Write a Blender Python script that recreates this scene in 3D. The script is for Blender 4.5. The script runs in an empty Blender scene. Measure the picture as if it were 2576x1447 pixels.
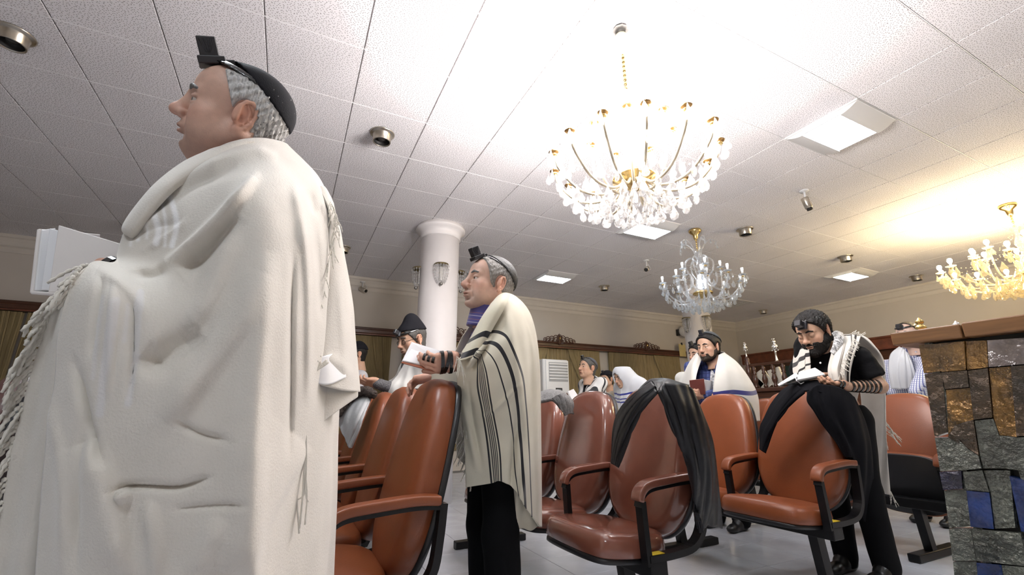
import bpy, bmesh, math, random
import numpy as np
from mathutils import Vector, Matrix, Euler
random.seed(7)
rng = np.random.default_rng(11)
PI = math.pi
SC = bpy.context.scene
COL = SC.collection
# ------------------------------------------------------------------ camera, world, exposure
F_PX, PITCH, ROLL, YAW, CAM_H = 1114.8, .2807, -.0062, .4582, .95
cy_, sy_ = math.cos(YAW), math.sin(YAW)
FW = Vector((sy_*math.cos(PITCH), cy_*math.cos(PITCH), math.sin(PITCH)))
_r0 = Vector((cy_, -sy_, 0)); _u0 = _r0.cross(FW)
RT = _r0*math.cos(ROLL) + _u0*math.sin(ROLL)
UP = -_r0*math.sin(ROLL) + _u0*math.cos(ROLL)
CAM = Vector((0, 0, CAM_H))
cam = bpy.data.cameras.new('camera'); cam_o = bpy.data.objects.new('camera', cam); COL.objects.link(cam_o)
m = Matrix((RT, UP, -FW)).transposed().to_4x4(); m.translation = CAM
cam_o.matrix_world = m
cam.sensor_width = 36; cam.lens = 36*F_PX/2576; cam.clip_start = .02
SC.camera = cam_o
w = bpy.data.worlds.new('world'); SC.world = w; w.use_nodes = True
w.node_tree.nodes['Background'].inputs[0].default_value = (.8, .82, .9, 1)
w.node_tree.nodes['Background'].inputs[1].default_value = .05
vs = SC.view_settings
vs.view_transform = 'Standard'; vs.look = 'None'; vs.gamma = 1; vs.use_curve_mapping = False
vs.exposure = .78
cyc = SC.cycles
cyc.max_bounces = 7; cyc.diffuse_bounces = 4; cyc.glossy_bounces = 4; cyc.transmission_bounces = 5
cyc.transparent_max_bounces = 24; cyc.caustics_reflective = False; cyc.caustics_refractive = False
cyc.sample_clamp_indirect = 6; cyc.use_denoising = True
# light levels (used by the lamp builders)
PANEL_E, PANEL_BACK_E, BULB_E, WARM_E, SPIRAL_E = 22., 48., 380., 160., 2.0

def at(px, py, D):
    """point seen at pixel px,py (2576x1447 frame) at depth D along the view axis"""
    return CAM + (FW + RT*((px-1288)/F_PX) - UP*((py-723.5)/F_PX))*D
def on_x(px, py, X):
    d = FW + RT*((px-1288)/F_PX) - UP*((py-723.5)/F_PX); return CAM + d*(X/d.x)
def on_y(px, py, Y):
    d = FW + RT*((px-1288)/F_PX) - UP*((py-723.5)/F_PX); return CAM + d*(Y/d.y)
def on_z(px, py, Z):
    d = FW + RT*((px-1288)/F_PX) - UP*((py-723.5)/F_PX); return CAM + d*((Z-CAM_H)/d.z)

# ------------------------------------------------------------------ materials
def mat(name, col, rough=.6, metal=0., bump=0., bscale=60., var=0., vscale=8., emit=0., alpha=1., spec=.5, sheen=0., coat=0., trans=0., attr=None, weave=0., stretch=None, sss=0.):
    M = bpy.data.materials.new(name); M.use_nodes = True
    nt = M.node_tree; N = nt.nodes; L = nt.links; B = N['Principled BSDF']
    c = (*col, 1)
    B.inputs['Base Color'].default_value = c; B.inputs['Roughness'].default_value = rough
    B.inputs['Metallic'].default_value = metal; B.inputs['Specular IOR Level'].default_value = spec
    if sheen: B.inputs['Sheen Weight'].default_value = sheen
    if coat: B.inputs['Coat Weight'].default_value = coat; B.inputs['Coat Roughness'].default_value = .12
    if trans: B.inputs['Transmission Weight'].default_value = trans
    if sss: B.inputs['Subsurface Weight'].default_value = sss; B.inputs['Subsurface Radius'].default_value = (.012, .005, .003); B.inputs['Subsurface Scale'].default_value = 1.
    if emit: B.inputs['Emission Color'].default_value = c; B.inputs['Emission Strength'].default_value = emit
    if alpha < 1: B.inputs['Alpha'].default_value = alpha
    src = None
    tc = N.new('ShaderNodeTexCoord')
    vec = tc.outputs['Object']
    if stretch:
        mp = N.new('ShaderNodeMapping'); mp.inputs['Scale'].default_value = stretch; L.new(vec, mp.inputs[0]); vec = mp.outputs[0]
    if attr:
        a = N.new('ShaderNodeAttribute'); a.attribute_name = attr; src = a.outputs['Color']
    if var:
        n = N.new('ShaderNodeTexNoise'); n.inputs['Scale'].default_value = vscale; n.inputs['Detail'].default_value = 5
        L.new(vec, n.inputs['Vector'])
        mr = N.new('ShaderNodeMapRange'); mr.inputs[1].default_value = .3; mr.inputs[2].default_value = .7
        mr.inputs[3].default_value = 1-var; mr.inputs[4].default_value = 1+var*.5
        L.new(n.outputs[0], mr.inputs[0])
        mx = N.new('ShaderNodeMix'); mx.data_type = 'RGBA'; mx.blend_type = 'MULTIPLY'; mx.inputs[0].default_value = 1
        if src: L.new(src, mx.inputs[6])
        else: mx.inputs[6].default_value = c
        L.new(mr.outputs[0], mx.inputs[7]); src = mx.outputs[2]
    if src: L.new(src, B.inputs['Base Color'])
    if bump:
        n2 = N.new('ShaderNodeTexNoise'); n2.inputs['Scale'].default_value = bscale; n2.inputs['Detail'].default_value = 4
        L.new(vec, n2.inputs['Vector'])
        hgt = n2.outputs[0]
        if weave:
            wv = N.new('ShaderNodeTexWave'); wv.inputs['Scale'].default_value = weave; wv.inputs['Distortion'].default_value = 3.; wv.inputs['Detail'].default_value = 2
            wv.bands_direction = 'Z'
            L.new(vec, wv.inputs['Vector'])
            ad = N.new('ShaderNodeMath'); ad.operation = 'MULTIPLY_ADD'; L.new(wv.outputs['Fac'], ad.inputs[0]); ad.inputs[1].default_value = .5; L.new(n2.outputs[0], ad.inputs[2]); hgt = ad.outputs[0]
        bp = N.new('ShaderNodeBump'); bp.inputs['Strength'].default_value = bump; bp.inputs['Distance'].default_value = .004
        L.new(hgt, bp.inputs['Height']); L.new(bp.outputs[0], B.inputs['Normal'])
    return M
def emis(name, col, e):
    M = bpy.data.materials.new(name); M.use_nodes = True; nt = M.node_tree; nt.nodes.clear()
    o = nt.nodes.new('ShaderNodeOutputMaterial'); s = nt.nodes.new('ShaderNodeEmission')
    s.inputs[0].default_value = (*col, 1); s.inputs[1].default_value = e; nt.links.new(s.outputs[0], o.inputs[0]); return M
def crystal(name, tint=(1, 1, 1), t=.55):
    """cut glass: part clear, part mirror-like facets"""
    M = bpy.data.materials.new(name); M.use_nodes = True; nt = M.node_tree; N = nt.nodes; L = nt.links; N.clear()
    o = N.new('ShaderNodeOutputMaterial'); tr = N.new('ShaderNodeBsdfTransparent'); gl = N.new('ShaderNodeBsdfGlossy'); df = N.new('ShaderNodeBsdfTranslucent'); dd = N.new('ShaderNodeBsdfDiffuse'); dd.inputs[0].default_value = (*[.85*x for x in tint], 1); ma = N.new('ShaderNodeMixShader'); ma.inputs[0].default_value = .5; L.new(df.outputs[0], ma.inputs[1]); L.new(dd.outputs[0], ma.inputs[2])
    tr.inputs[0].default_value = (*tint, 1); gl.inputs[0].default_value = (*tint, 1); gl.inputs['Roughness'].default_value = .06
    df.inputs[0].default_value = (*[.9*x for x in tint], 1)
    lw = N.new('ShaderNodeLayerWeight'); lw.inputs[0].default_value = t
    m1 = N.new('ShaderNodeMixShader'); L.new(lw.outputs['Facing'], m1.inputs[0]); L.new(tr.outputs[0], m1.inputs[1]); L.new(gl.outputs[0], m1.inputs[2])
    m2 = N.new('ShaderNodeMixShader'); m2.inputs[0].default_value = .20; L.new(m1.outputs[0], m2.inputs[1]); L.new(ma.outputs[0], m2.inputs[2])
    L.new(m2.outputs[0], o.inputs[0]); return M

# ------------------------------------------------------------------ objects
def obj(name, me, m=None, parent=None, smooth=False):
    if isinstance(me, bmesh.types.BMesh):
        bm = me; me = bpy.data.meshes.new(name); bm.to_mesh(me); bm.free()
    o = bpy.data.objects.new(name, me); COL.objects.link(o)
    if m is not None:
        for x in (m if isinstance(m, (list, tuple)) else [m]): me.materials.append(x)
    if parent is not None: o.parent = parent
    if smooth and len(me.polygons): me.polygons.foreach_set('use_smooth', [True]*len(me.polygons))
    return o
def tag(o, label=None, cat=None, group=None, kind=None):
    if label: o['label'] = label
    if cat: o['category'] = cat
    if group: o['group'] = group
    if kind: o['kind'] = kind
    return o
def thing(name, label, cat, loc=(0, 0, 0), rz=0., group=None):
    o = bpy.data.objects.new(name, None); COL.objects.link(o); o.empty_display_size = .05
    o.location = loc; o.rotation_euler = (0, 0, rz); return tag(o, label, cat, group)
def dup(root, loc=None, rz=None, label=None, group=None):
    r = root.copy(); COL.objects.link(r)
    if loc is not None: r.location = loc
    if rz is not None: r.rotation_euler = (0, 0, rz)
    if label: r['label'] = label
    if group: r['group'] = group
    for ch in list(root.children):
        c = ch.copy(); COL.objects.link(c); c.parent = r
        for g in list(ch.children):
            d = g.copy(); COL.objects.link(d); d.parent = c
    return r
def inst(name, me, parent=None, mtx=None):
    o = bpy.data.objects.new(name, me); COL.objects.link(o)
    if parent is not None: o.parent = parent
    if mtx is not None: o.matrix_local = mtx
    return o
def grid_mesh(name, P, closed_u=False, closed_v=False):
    """P: array (nu,nv,3)"""
    P = np.asarray(P, dtype=np.float64); nu, nv = P.shape[:2]
    idx = np.arange(nu*nv).reshape(nu, nv)
    iu = np.arange(nu if closed_u else nu-1); iv = np.arange(nv if closed_v else nv-1)
    A = idx[np.ix_(iu, iv)]; B = idx[np.ix_((iu+1) % nu, iv)]; C = idx[np.ix_((iu+1) % nu, (iv+1) % nv)]; D = idx[np.ix_(iu, (iv+1) % nv)]
    Q = np.stack([A, B, C, D], -1).reshape(-1, 4)
    return np_mesh(name, P.reshape(-1, 3), Q)
def np_mesh(name, V, Q):
    me = bpy.data.meshes.new(name); Q = np.asarray(Q); n = Q.shape[1]
    me.vertices.add(len(V)); me.vertices.foreach_set('co', np.ascontiguousarray(V, dtype=np.float32).ravel())
    me.loops.add(Q.size); me.loops.foreach_set('vertex_index', np.ascontiguousarray(Q, dtype=np.int32).ravel())
    me.polygons.add(len(Q)); me.polygons.foreach_set('loop_start', np.arange(0, Q.size, n, dtype=np.int32))
    me.update(calc_edges=True); me.validate(); return me
def bx(bm, x0, x1, y0, y1, z0, z1, bev=0., seg=1, M=None):
    g = bmesh.ops.create_cube(bm, size=1)
    for v in g['verts']: v.co = Vector(((x0+x1)/2+v.co.x*(x1-x0), (y0+y1)/2+v.co.y*(y1-y0), (z0+z1)/2+v.co.z*(z1-z0)))
    vs_ = g['verts']
    if bev:
        es = list({e for v in g['verts'] for e in v.link_edges})
        r = bmesh.ops.bevel(bm, geom=es, offset=bev, segments=seg, affect='EDGES', profile=.5); vs_ = list({v for f in r['faces'] for v in f.verts} | {v for v in vs_ if v.is_valid})
    if M is not None: bmesh.ops.transform(bm, matrix=M, verts=[v for v in vs_ if v.is_valid])
    return vs_
def box(name, dims, m, parent=None, bev=0., seg=2, M=None):
    bm = bmesh.new(); bx(bm, *dims, bev=bev, seg=seg, M=M); return obj(name, bm, m, parent, smooth=False)
def lathe(bm, prof, n=24, M=None, cap=True):
    rings = []
    for r, z in prof: rings.append([bm.verts.new((r*math.cos(2*PI*k/n), r*math.sin(2*PI*k/n), z)) for k in range(n)])
    for a, b in zip(rings, rings[1:]):
        for k in range(n): bm.faces.new((a[k], a[(k+1) % n], b[(k+1) % n], b[k]))
    if cap:
        if prof[0][0] > 1e-5: bm.faces.new(rings[0][::-1])
        if prof[-1][0] > 1e-5: bm.faces.new(rings[-1])
    vs_ = [v for r in rings for v in r]
    if M is not None: bmesh.ops.transform(bm, matrix=M, verts=vs_)
    return vs_
def frames_along(pts):
    pts = [Vector(p) for p in pts]; out = []; n = len(pts)
    T = [(pts[min(i+1, n-1)]-pts[max(i-1, 0)]).normalized() for i in range(n)]
    ref = Vector((0, 0, 1)) if abs(T[0].z) < .9 else Vector((1, 0, 0))
    u = T[0].cross(ref).normalized()
    for i in range(n):
        u = (u - T[i]*u.dot(T[i]));
        if u.length < 1e-6: u = T[i].orthogonal()
        u.normalize(); out.append((pts[i], T[i], u, T[i].cross(u)))
    return out
def tube(bm, pts, r, n=8, cap=True, flat=1.):
    """r: radius or list; flat squashes the second axis"""
    fr = frames_along(pts); rings = []
    for i, (p, t, u, v) in enumerate(fr):
        rr = r[i] if isinstance(r, (list, tuple)) else r
        rings.append([bm.verts.new(p + u*(rr*math.cos(2*PI*k/n)) + v*(rr*flat*math.sin(2*PI*k/n))) for k in range(n)])
    for a, b in zip(rings, rings[1:]):
        for k in range(n): bm.faces.new((a[k], a[(k+1) % n], b[(k+1) % n], b[k]))
    if cap: bm.faces.new(rings[0][::-1]); bm.faces.new(rings[-1])
    return rings
def catmull(pts, m=8):
    P = [Vector(p) for p in pts]; P = [P[0]*2-P[1]] + P + [P[-1]*2-P[-2]]; out = []
    for i in range(1, len(P)-2):
        a, b, c, d = P[i-1:i+3]
        for k in range(m):
            t = k/m; out.append(.5*((2*b)+(c-a)*t+(2*a-5*b+4*c-d)*t*t+(3*b-a-3*c+d)*t**3))
    out.append(P[-2]); return out
def ribbon(bm, pts, w, th, up=(0, 0, 1)):
    """rectangular bar swept along pts, width w across, thickness th along the local up"""
    P = [Vector(p) for p in pts]; n = len(P); rings = []; up = Vector(up)
    for i in range(n):
        t = (P[min(i+1, n-1)]-P[max(i-1, 0)]).normalized(); s = t.cross(up)
        if s.length < 1e-4: s = Vector((0, 1, 0))
        s.normalize(); v = s.cross(t).normalized()
        rings.append([bm.verts.new(P[i]+s*a*w/2+v*b*th/2) for a, b in ((-1, -1), (1, -1), (1, 1), (-1, 1))])
    for a, b in zip(rings, rings[1:]):
        for k in range(4): bm.faces.new((a[k], a[(k+1) % 4], b[(k+1) % 4], b[k]))
    bm.faces.new(rings[0][::-1]); bm.faces.new(rings[-1])
def mods(o, sub=0, bevel=0., solid=0., seg=2, off=0.):
    if bevel: m_ = o.modifiers.new('b', 'BEVEL'); m_.width = bevel; m_.segments = seg; m_.limit_method = 'ANGLE'
    if solid: m_ = o.modifiers.new('s', 'SOLIDIFY'); m_.thickness = solid; m_.offset = off
    if sub: m_ = o.modifiers.new('d', 'SUBSURF'); m_.levels = sub; m_.render_levels = sub
    return o
# ------------------------------------------------------------------ the room
CEIL = CAM_H + 4.0233*.6
YB, XR, XL, YF = 8.12, 10.88, -6.0, -4.0
GX, GY, TS = .19, .25, .6
M_ceil = bpy.data.materials.new('perforated_tile'); M_ceil.use_nodes = True
def _ceil(M):
    nt = M.node_tree; N = nt.nodes; L = nt.links; B = N['Principled BSDF']; B.inputs['Roughness'].default_value = .85; B.inputs['Specular IOR Level'].default_value = .2
    g = N.new('ShaderNodeNewGeometry'); mp = N.new('ShaderNodeMapping'); mp.inputs['Scale'].default_value = (44, 62, 0); mp.inputs['Rotation'].default_value = (0, 0, .5)
    L.new(g.outputs['Position'], mp.inputs[0])
    v = N.new('ShaderNodeTexVoronoi'); v.voronoi_dimensions = '2D'; v.inputs['Scale'].default_value = 1.25; v.inputs['Randomness'].default_value = .75
    L.new(mp.outputs[0], v.inputs['Vector'])
    r = N.new('ShaderNodeValToRGB'); r.color_ramp.elements[0].position = .15; r.color_ramp.elements[0].color = (.27, .24, .235, 1)
    r.color_ramp.elements[1].position = .21; r.color_ramp.elements[1].color = (.86, .83, .835, 1)
    L.new(v.outputs['Distance'], r.inputs[0])
    n = N.new('ShaderNodeTexNoise'); n.inputs['Scale'].default_value = 1.3; L.new(g.outputs['Position'], n.inputs[0])
    mr = N.new('ShaderNodeMapRange'); mr.inputs[1].default_value = .3; mr.inputs[2].default_value = .7; mr.inputs[3].default_value = .94; mr.inputs[4].default_value = 1.03; L.new(n.outputs[0], mr.inputs[0])
    mx = N.new('ShaderNodeMix'); mx.data_type = 'RGBA'; mx.blend_type = 'MULTIPLY'; mx.inputs[0].default_value = 1
    L.new(r.outputs[0], mx.inputs[6]); L.new(mr.outputs[0], mx.inputs[7]); L.new(mx.outputs[2], B.inputs['Base Color'])
_ceil(M_ceil)
M_gap = mat('ceiling_grid', (.62, .6, .59), .5)
M_wall = mat('wall_paint', (.60, .55, .485), .75, bump=.05, bscale=40, var=.05, vscale=1.5)
M_plaster = mat('plaster_white', (.66, .61, .54), .6, var=.03)
M_column = mat('column_paint', (.80, .765, .75), .45, var=.02)
M_wood = mat('dark_carved_wood', (.075, .028, .014), .32, bump=.15, bscale=30, var=.5, vscale=14, stretch=(.2, .2, 3))
M_wood_red = mat('red_brown_wood', (.15, .045, .022), .35, var=.35, vscale=10)
M_floor = mat('floor_tile_glaze', (.55, .565, .61), .18, var=.12, vscale=5, bump=.02, bscale=12)
M_grout = mat('grout', (.20, .19, .18), .8)
M_black = mat('black_steel', (.006, .006, .007), .35, spec=.3)
M_nickel = mat('brushed_nickel', (.62, .57, .49), .28, metal=1., var=.15, vscale=30)
M_dark = mat('dark_hollow', (.012, .011, .01), .6)
M_brass = mat('brass', (.72, .52, .22), .25, metal=1.)
M_white = mat('white_plastic', (.80, .80, .80), .4)
M_gold = mat('gold', (.83, .60, .22), .2, metal=1.)
M_silver = mat('silver', (.85, .83, .8), .15, metal=1.)
M_curtain = mat('curtain_gold', (.30, .22, .095), .62, bump=.2, bscale=50, var=.25, vscale=6, sheen=.3, stretch=(8, 8, .6))

def struct(o): o['kind'] = 'structure'; return o
ceil = struct(box('ceiling', (XL, XR, YF, YB, CEIL+.012, CEIL+.10), M_gap))
# tiles: 600 mm, gaps 6 mm, slightly proud of the backing
holes = set()
PANELS = [(6, 2), (6, 6), (6, 10), (14, 6)]; VENT = (14, 10); OUT_PANELS = [(-2, -2), (6, -2), (14, -2), (-2, 2)]
for p in PANELS + [VENT] + OUT_PANELS: holes.add(p)
bm = bmesh.new(); bx(bm, .004, TS-.004, .004, TS-.004, -.001, .011, bev=.002, seg=1); tile_me = bpy.data.meshes.new('ceiling_tile'); bm.to_mesh(tile_me); bm.free(); tile_me.materials.append(M_ceil)
tl = []
for i in range(-11, 18):
    for j in range(-8, 14):
        if (i, j) in holes: continue
        x0, y0 = GX+i*TS, GY+j*TS
        if x0 < XL-.01 or x0+TS > XR+.55 or y0+TS > YB+.55 or y0 < YF: continue
        c = Vector((x0+.3, y0+.3, CEIL)) - CAM; z = c.dot(FW)
        vis = False
        if z > .3:
            X, Y = 1288+F_PX*c.dot(RT)/z, 723.5-F_PX*c.dot(UP)/z
            vis = -250 < X < 2830 and Y > -250
        tl.append((0 if vis else 1, z, x0, y0))
tl.sort()
n_t = 0; bms = bmesh.new()
for vis, z, x0, y0 in tl:
    if x0+TS > XR or y0+TS > YB or n_t >= 298 or vis:      # cut tiles at the walls and the unseen rest: one joined mesh
        bx(bms, x0+.004, min(x0+TS-.004, XR), y0+.004, min(y0+TS-.004, YB), CEIL-.001, CEIL+.011, bev=.002, seg=1)
    else:
        inst('ceiling_tile', tile_me, ceil, Matrix.Translation((x0, y0, CEIL))); n_t += 1
o = obj('ceiling_tile_rest', bms, M_ceil, ceil); o['kind'] = 'stuff'
M_seam_glint = mat('white_seam_glint', (.88, .86, .86), .4)  # white bars on the seams along x paint light caught by tile edges
for j in range(-6, 14): box('seam_glint_bar', (XL, XR, GY+j*TS-.0022, GY+j*TS+.0022, CEIL-.002, CEIL+.012), M_seam_glint, ceil)
# floor
flo = struct(box('floor', (XL, XR, YF, YB, -.12, -.003), M_grout))
FT = .40
bm = bmesh.new(); bx(bm, .0015, FT-.0015, .0015, FT-.0015, -.006, 0, bev=.001, seg=1); ft_me = bpy.data.meshes.new('floor_tile'); bm.to_mesh(ft_me); bm.free(); ft_me.materials.append(M_floor)
bms = bmesh.new(); cand = []
for i in range(int((XR-XL)/FT)+1):
    for j in range(int((YB-YF)/FT)+1):
        x0, y0 = XL+i*FT+.12, YF+j*FT+.2
        if x0+FT > XR or y0+FT > YB: continue
        c = Vector((x0+FT/2, y0+FT/2, 0))-CAM; z = c.dot(FW); vis = 1
        if z > .5:
            X, Y = 1288+F_PX*c.dot(RT)/z, 723.5-F_PX*c.dot(UP)/z
            if 700 < X < 2700 and Y < 1600 and x0 < 7 and y0 < 6.5: vis = 0
        cand.append((vis, z, x0, y0))
cand.sort()
for k, (vis, z, x0, y0) in enumerate(cand):
    if vis == 0 and k < 290: inst('floor_tile', ft_me, flo, Matrix.Translation((x0, y0, 0)))
    else: bx(bms, x0+.0015, x0+FT-.0015, y0+.0015, y0+FT-.0015, -.006, 0)
o = obj('floor_tile_rest', bms, M_floor, flo); o['kind'] = 'stuff'
wb = struct(box('wall_back', (XL, XR+.2, YB, YB+.2, -.12, CEIL+.1), M_wall))
wr = struct(box('wall_right', (XR, XR+.2, YF, YB, -.12, CEIL+.1), M_wall))
struct(box('wall_left', (XL-.2, XL, YF, YB, -.12, CEIL+.1), M_wall))
struct(box('wall_front', (XL, XR, YF-.2, YF, -.12, CEIL+.1), M_wall))
# crown moulding: profile (out from the wall, down from the ceiling)
prof = [(0, .24), (.012, .24), (.018, .215), (.018, .17), (.045, .15), (.055, .10), (.075, .055), (.095, .04), (.10, .0)]
def crown(name, kind):
    bm = bmesh.new()
    if kind == 'b':
        A = [bm.verts.new((XL, YB-o_, CEIL-d)) for o_, d in prof]; B = [bm.verts.new((XR-o_, YB-o_, CEIL-d)) for o_, d in prof]
    else:
        A = [bm.verts.new((XR-o_, YB-o_, CEIL-d)) for o_, d in prof]; B = [bm.verts.new((XR-o_, YF, CEIL-d)) for o_, d in prof]
    for k in range(len(prof)-1): bm.faces.new((A[k], A[k+1], B[k+1], B[k]))
    return struct(obj(name, bm, M_plaster))
crown('trim_1', 'b'); crown('trim_2', 'r')
# columns
def column(name, x, y):
    bm = bmesh.new(); lathe(bm, [(.25, 0), (.25, CEIL-.16)], 64)
    c = obj(name, bm, M_column, smooth=True); c.location = (x, y, 0); struct(c)
    bm = bmesh.new(); lathe(bm, [(.252, CEIL-.18), (.262, CEIL-.175), (.266, CEIL-.15), (.262, CEIL-.13), (.27, CEIL-.10), (.295, CEIL-.075), (.322, CEIL-.06), (.326, CEIL-.045), (.322, CEIL-.03), (.306, CEIL-.02), (.306, CEIL)], 64)
    obj('capital', bm, M_column, c, smooth=True)
    return c
COL1 = (1.58, 5.35); COL2 = (6.98, 6.02)
column('column', *COL1); column('column', *COL2)
# ------------------------------------------------------------------ ceiling fixtures
E_panel = emis('fluorescent_tube_glow', (.86, .94, 1.), PANEL_E)
M_louv = mat('louvre_white', (.85, .86, .88), .3)
M_trof = mat('troffer_paint', (.70, .69, .68), .45)
def troffer(i, j, label, lit=E_panel, loc_group='recessed square ceiling lights'):
    x0, y0 = GX+i*TS, GY+j*TS
    t = thing('ceiling_light', label, 'ceiling light', (x0+.3, y0+.3, CEIL), PI/2, loc_group)
    # frame: rim, two curved side wings running along y, recessed middle
    bm = bmesh.new()
    for a in (bx, ):
        a(bm, -.298, .298, -.298, -.285, -.012, .02); a(bm, -.298, .298, .285, .298, -.012, .02)
        a(bm, -.298, -.29, -.285, .285, -.012, .02); a(bm, .29, .298, -.285, .285, -.012, .02)
    obj('rim', bm, M_trof, t)
    for s in (-1, 1):
        bm = bmesh.new(); n = 10; rows = []
        for k in range(n+1):
            u = k/n; x = s*(.29-.135*u); z = -.012-.045*math.sin(PI/2*u)
            rows.append([bm.verts.new((x, -.285, z)), bm.verts.new((x, .285, z))])
        for a, b in zip(rows, rows[1:]): bm.faces.new((a[0], a[1], b[1], b[0]))
        top = [[bm.verts.new((v.co.x, v.co.y, .0)) for v in r] for r in rows]
        for k in range(n):
            for e in (0, 1): bm.faces.new((rows[k][e], rows[k+1][e], top[k+1][e], top[k][e]))
        bm.faces.new((rows[-1][0], rows[-1][1], top[-1][1], top[-1][0]))
        obj('wing', bm, M_trof, t, smooth=False)
    box('diffuser', (-.155, .155, -.275, .275, -.004, .004), lit, t)
    for k in range(4):
        y = -.207+.138*k
        bm = bmesh.new(); tube(bm, [(-.145, y, -.024), (.145, y, -.024)], .012, 8); obj('tube', bm, lit, t)
    for k in range(3):
        y = -.138+.138*k; box('louvre', (-.155, .155, y-.006, y+.006, -.052, -.006), M_louv, t)
    for s in (-1, 1): box('end_strip', (-.155, .155, s*.279-.006, s*.279+.006, -.05, -.006), M_louv, t)
    return t
troffer(6, 2, 'large square recessed light nearest the camera, right of the brightest chandelier')
troffer(6, 6, 'square recessed light just below the crystals of the biggest chandelier')
troffer(6, 10, 'small distant square recessed light right of the white column top')
troffer(14, 6, 'square recessed light on the right, beyond the round downlights, towards the warm chandelier')
E_back = emis('fluorescent_tube_glow_back', (.86, .94, 1.), PANEL_BACK_E)
for (i, j), l in zip(OUT_PANELS, ('square recessed ceiling light behind the viewer to the left', 'square recessed ceiling light straight behind the viewer', 'square recessed ceiling light behind the viewer to the right', 'square recessed ceiling light hidden behind the big man in white')): troffer(i, j, l, E_back)
# air vent
x0, y0 = GX+VENT[0]*TS, GY+VENT[1]*TS
t = thing('ceiling_vent', 'square grey air grille in the ceiling near the far corner', 'vent', (x0+.3, y0+.3, CEIL))
bm = bmesh.new()
bx(bm, -.298, .298, -.298, -.2, -.008, .01); bx(bm, -.298, .298, .2, .298, -.008, .01); bx(bm, -.298, -.2, -.2, .2, -.008, .01); bx(bm, .2, .298, -.2, .2, -.008, .01)
obj('vent_frame', bm, M_trof, t); box('backing', (-.2, .2, -.2, .2, .004, .01), M_dark, t)
for k in range(7):
    p = -.175+k*.058
    box('slat', (p-.008, p+.008, -.2, .2, -.004, .004), M_trof, t); box('slat', (-.2, .2, p-.008, p+.008, -.005, .003), M_trof, t)
# surface can downlights
def can(x, y, label):
    t = thing('downlight', label, 'ceiling light', (x, y, CEIL), 0, 'round nickel downlights')
    bm = bmesh.new(); lathe(bm, [(.075, -.001), (.105, -.001), (.107, -.006), (.10, -.013), (.084, -.016), (.078, -.02), (.077, -.085), (.074, -.09), (.068, -.088), (.066, -.03), (.0, -.03)], 40, cap=False)
    obj('housing', bm, M_nickel, t, smooth=True)
    bm = bmesh.new(); lathe(bm, [(.0, -.031), (.0655, -.031), (.0655, -.082)], 32, cap=False); obj('reflector', bm, M_dark, t, smooth=True)
    bm = bmesh.new(); lathe(bm, [(0, -.036), (.03, -.036), (.036, -.05), (.03, -.062), (0, -.066)], 20, cap=False); obj('bulb', bm, M_dark2, t, smooth=True)
M_dark2 = mat('unlit_lamp', (.06, .055, .05), .2)
can(-1.88, 3.51, 'large nickel downlight cut by the left edge of the picture')
can(.48, 3.56, 'nickel downlight right of the big man and his head covering')
can(.48, 6.62, 'small downlight half hidden behind the white shawl corner')
can(-1.92, 6.6, 'tiny downlight peeping out behind the white shawl collar')
can(5.31, 3.60, 'nickel downlight right of the cold white chandelier canopy')
can(5.29, 6.66, 'small downlight between the column and the cold white chandelier')
can(7.75, 3.64, 'nickel downlight above the square light on the right')
can(10.1, 3.69, 'small nickel downlight close to the right wall moulding, left of the warm chandelier')
can(10.1, 6.72, 'tiny downlight near the far corner beside the air grille')
# cameras
def camera_unit(name, label, p, aim, s=1.):
    t = thing(name, label, 'security camera', p)
    bm = bmesh.new(); lathe(bm, [(.04*s, 0), (.042*s, -.008*s), (.03*s, -.014*s), (0, -.015*s)], 20, cap=False); obj('base', bm, M_white, t, smooth=True)
    bm = bmesh.new(); tube(bm, [(0, 0, -.01*s), (0, 0, -.09*s), (aim[0]*.02*s, aim[1]*.02*s, -.12*s)], .010*s, 8); obj('bracket', bm, M_white, t, smooth=True)
    q = Vector(aim).to_track_quat('Z', 'Y').to_matrix().to_4x4(); q.translation = Vector((0, 0, -.125*s))
    bm = bmesh.new(); lathe(bm, [(0, -.05*s), (.03*s, -.048*s), (.034*s, -.04*s), (.034*s, .06*s), (.028*s, .066*s)], 20, M=q); obj('camera_body', bm, M_nickel, t, smooth=True)
    bm = bmesh.new(); lathe(bm, [(.024*s, .064*s), (.026*s, .085*s), (.016*s, .088*s), (0, .082*s)], 16, M=q); obj('lens', bm, M_dark, t, smooth=True)
    bm = bmesh.new(); tube(bm, catmull([(0.01, .01, -.005), (.07*s, .03*s, -.06*s), (.05*s, -.02*s, -.13*s), (0, 0, -.12*s)], 6), .003*s, 5); obj('cable', bm, M_white, t, smooth=True)
camera_unit('security_camera', 'small ceiling camera with loose cable, right of the biggest chandelier', (4.95, 2.58, CEIL), (.25, -.1, -1), 1.15)
camera_unit('security_camera', 'small camera hanging from the ceiling left of the cold white chandelier', (4.98, 5.15, CEIL), (-.8, -.6, -.5), 1.15)
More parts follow.
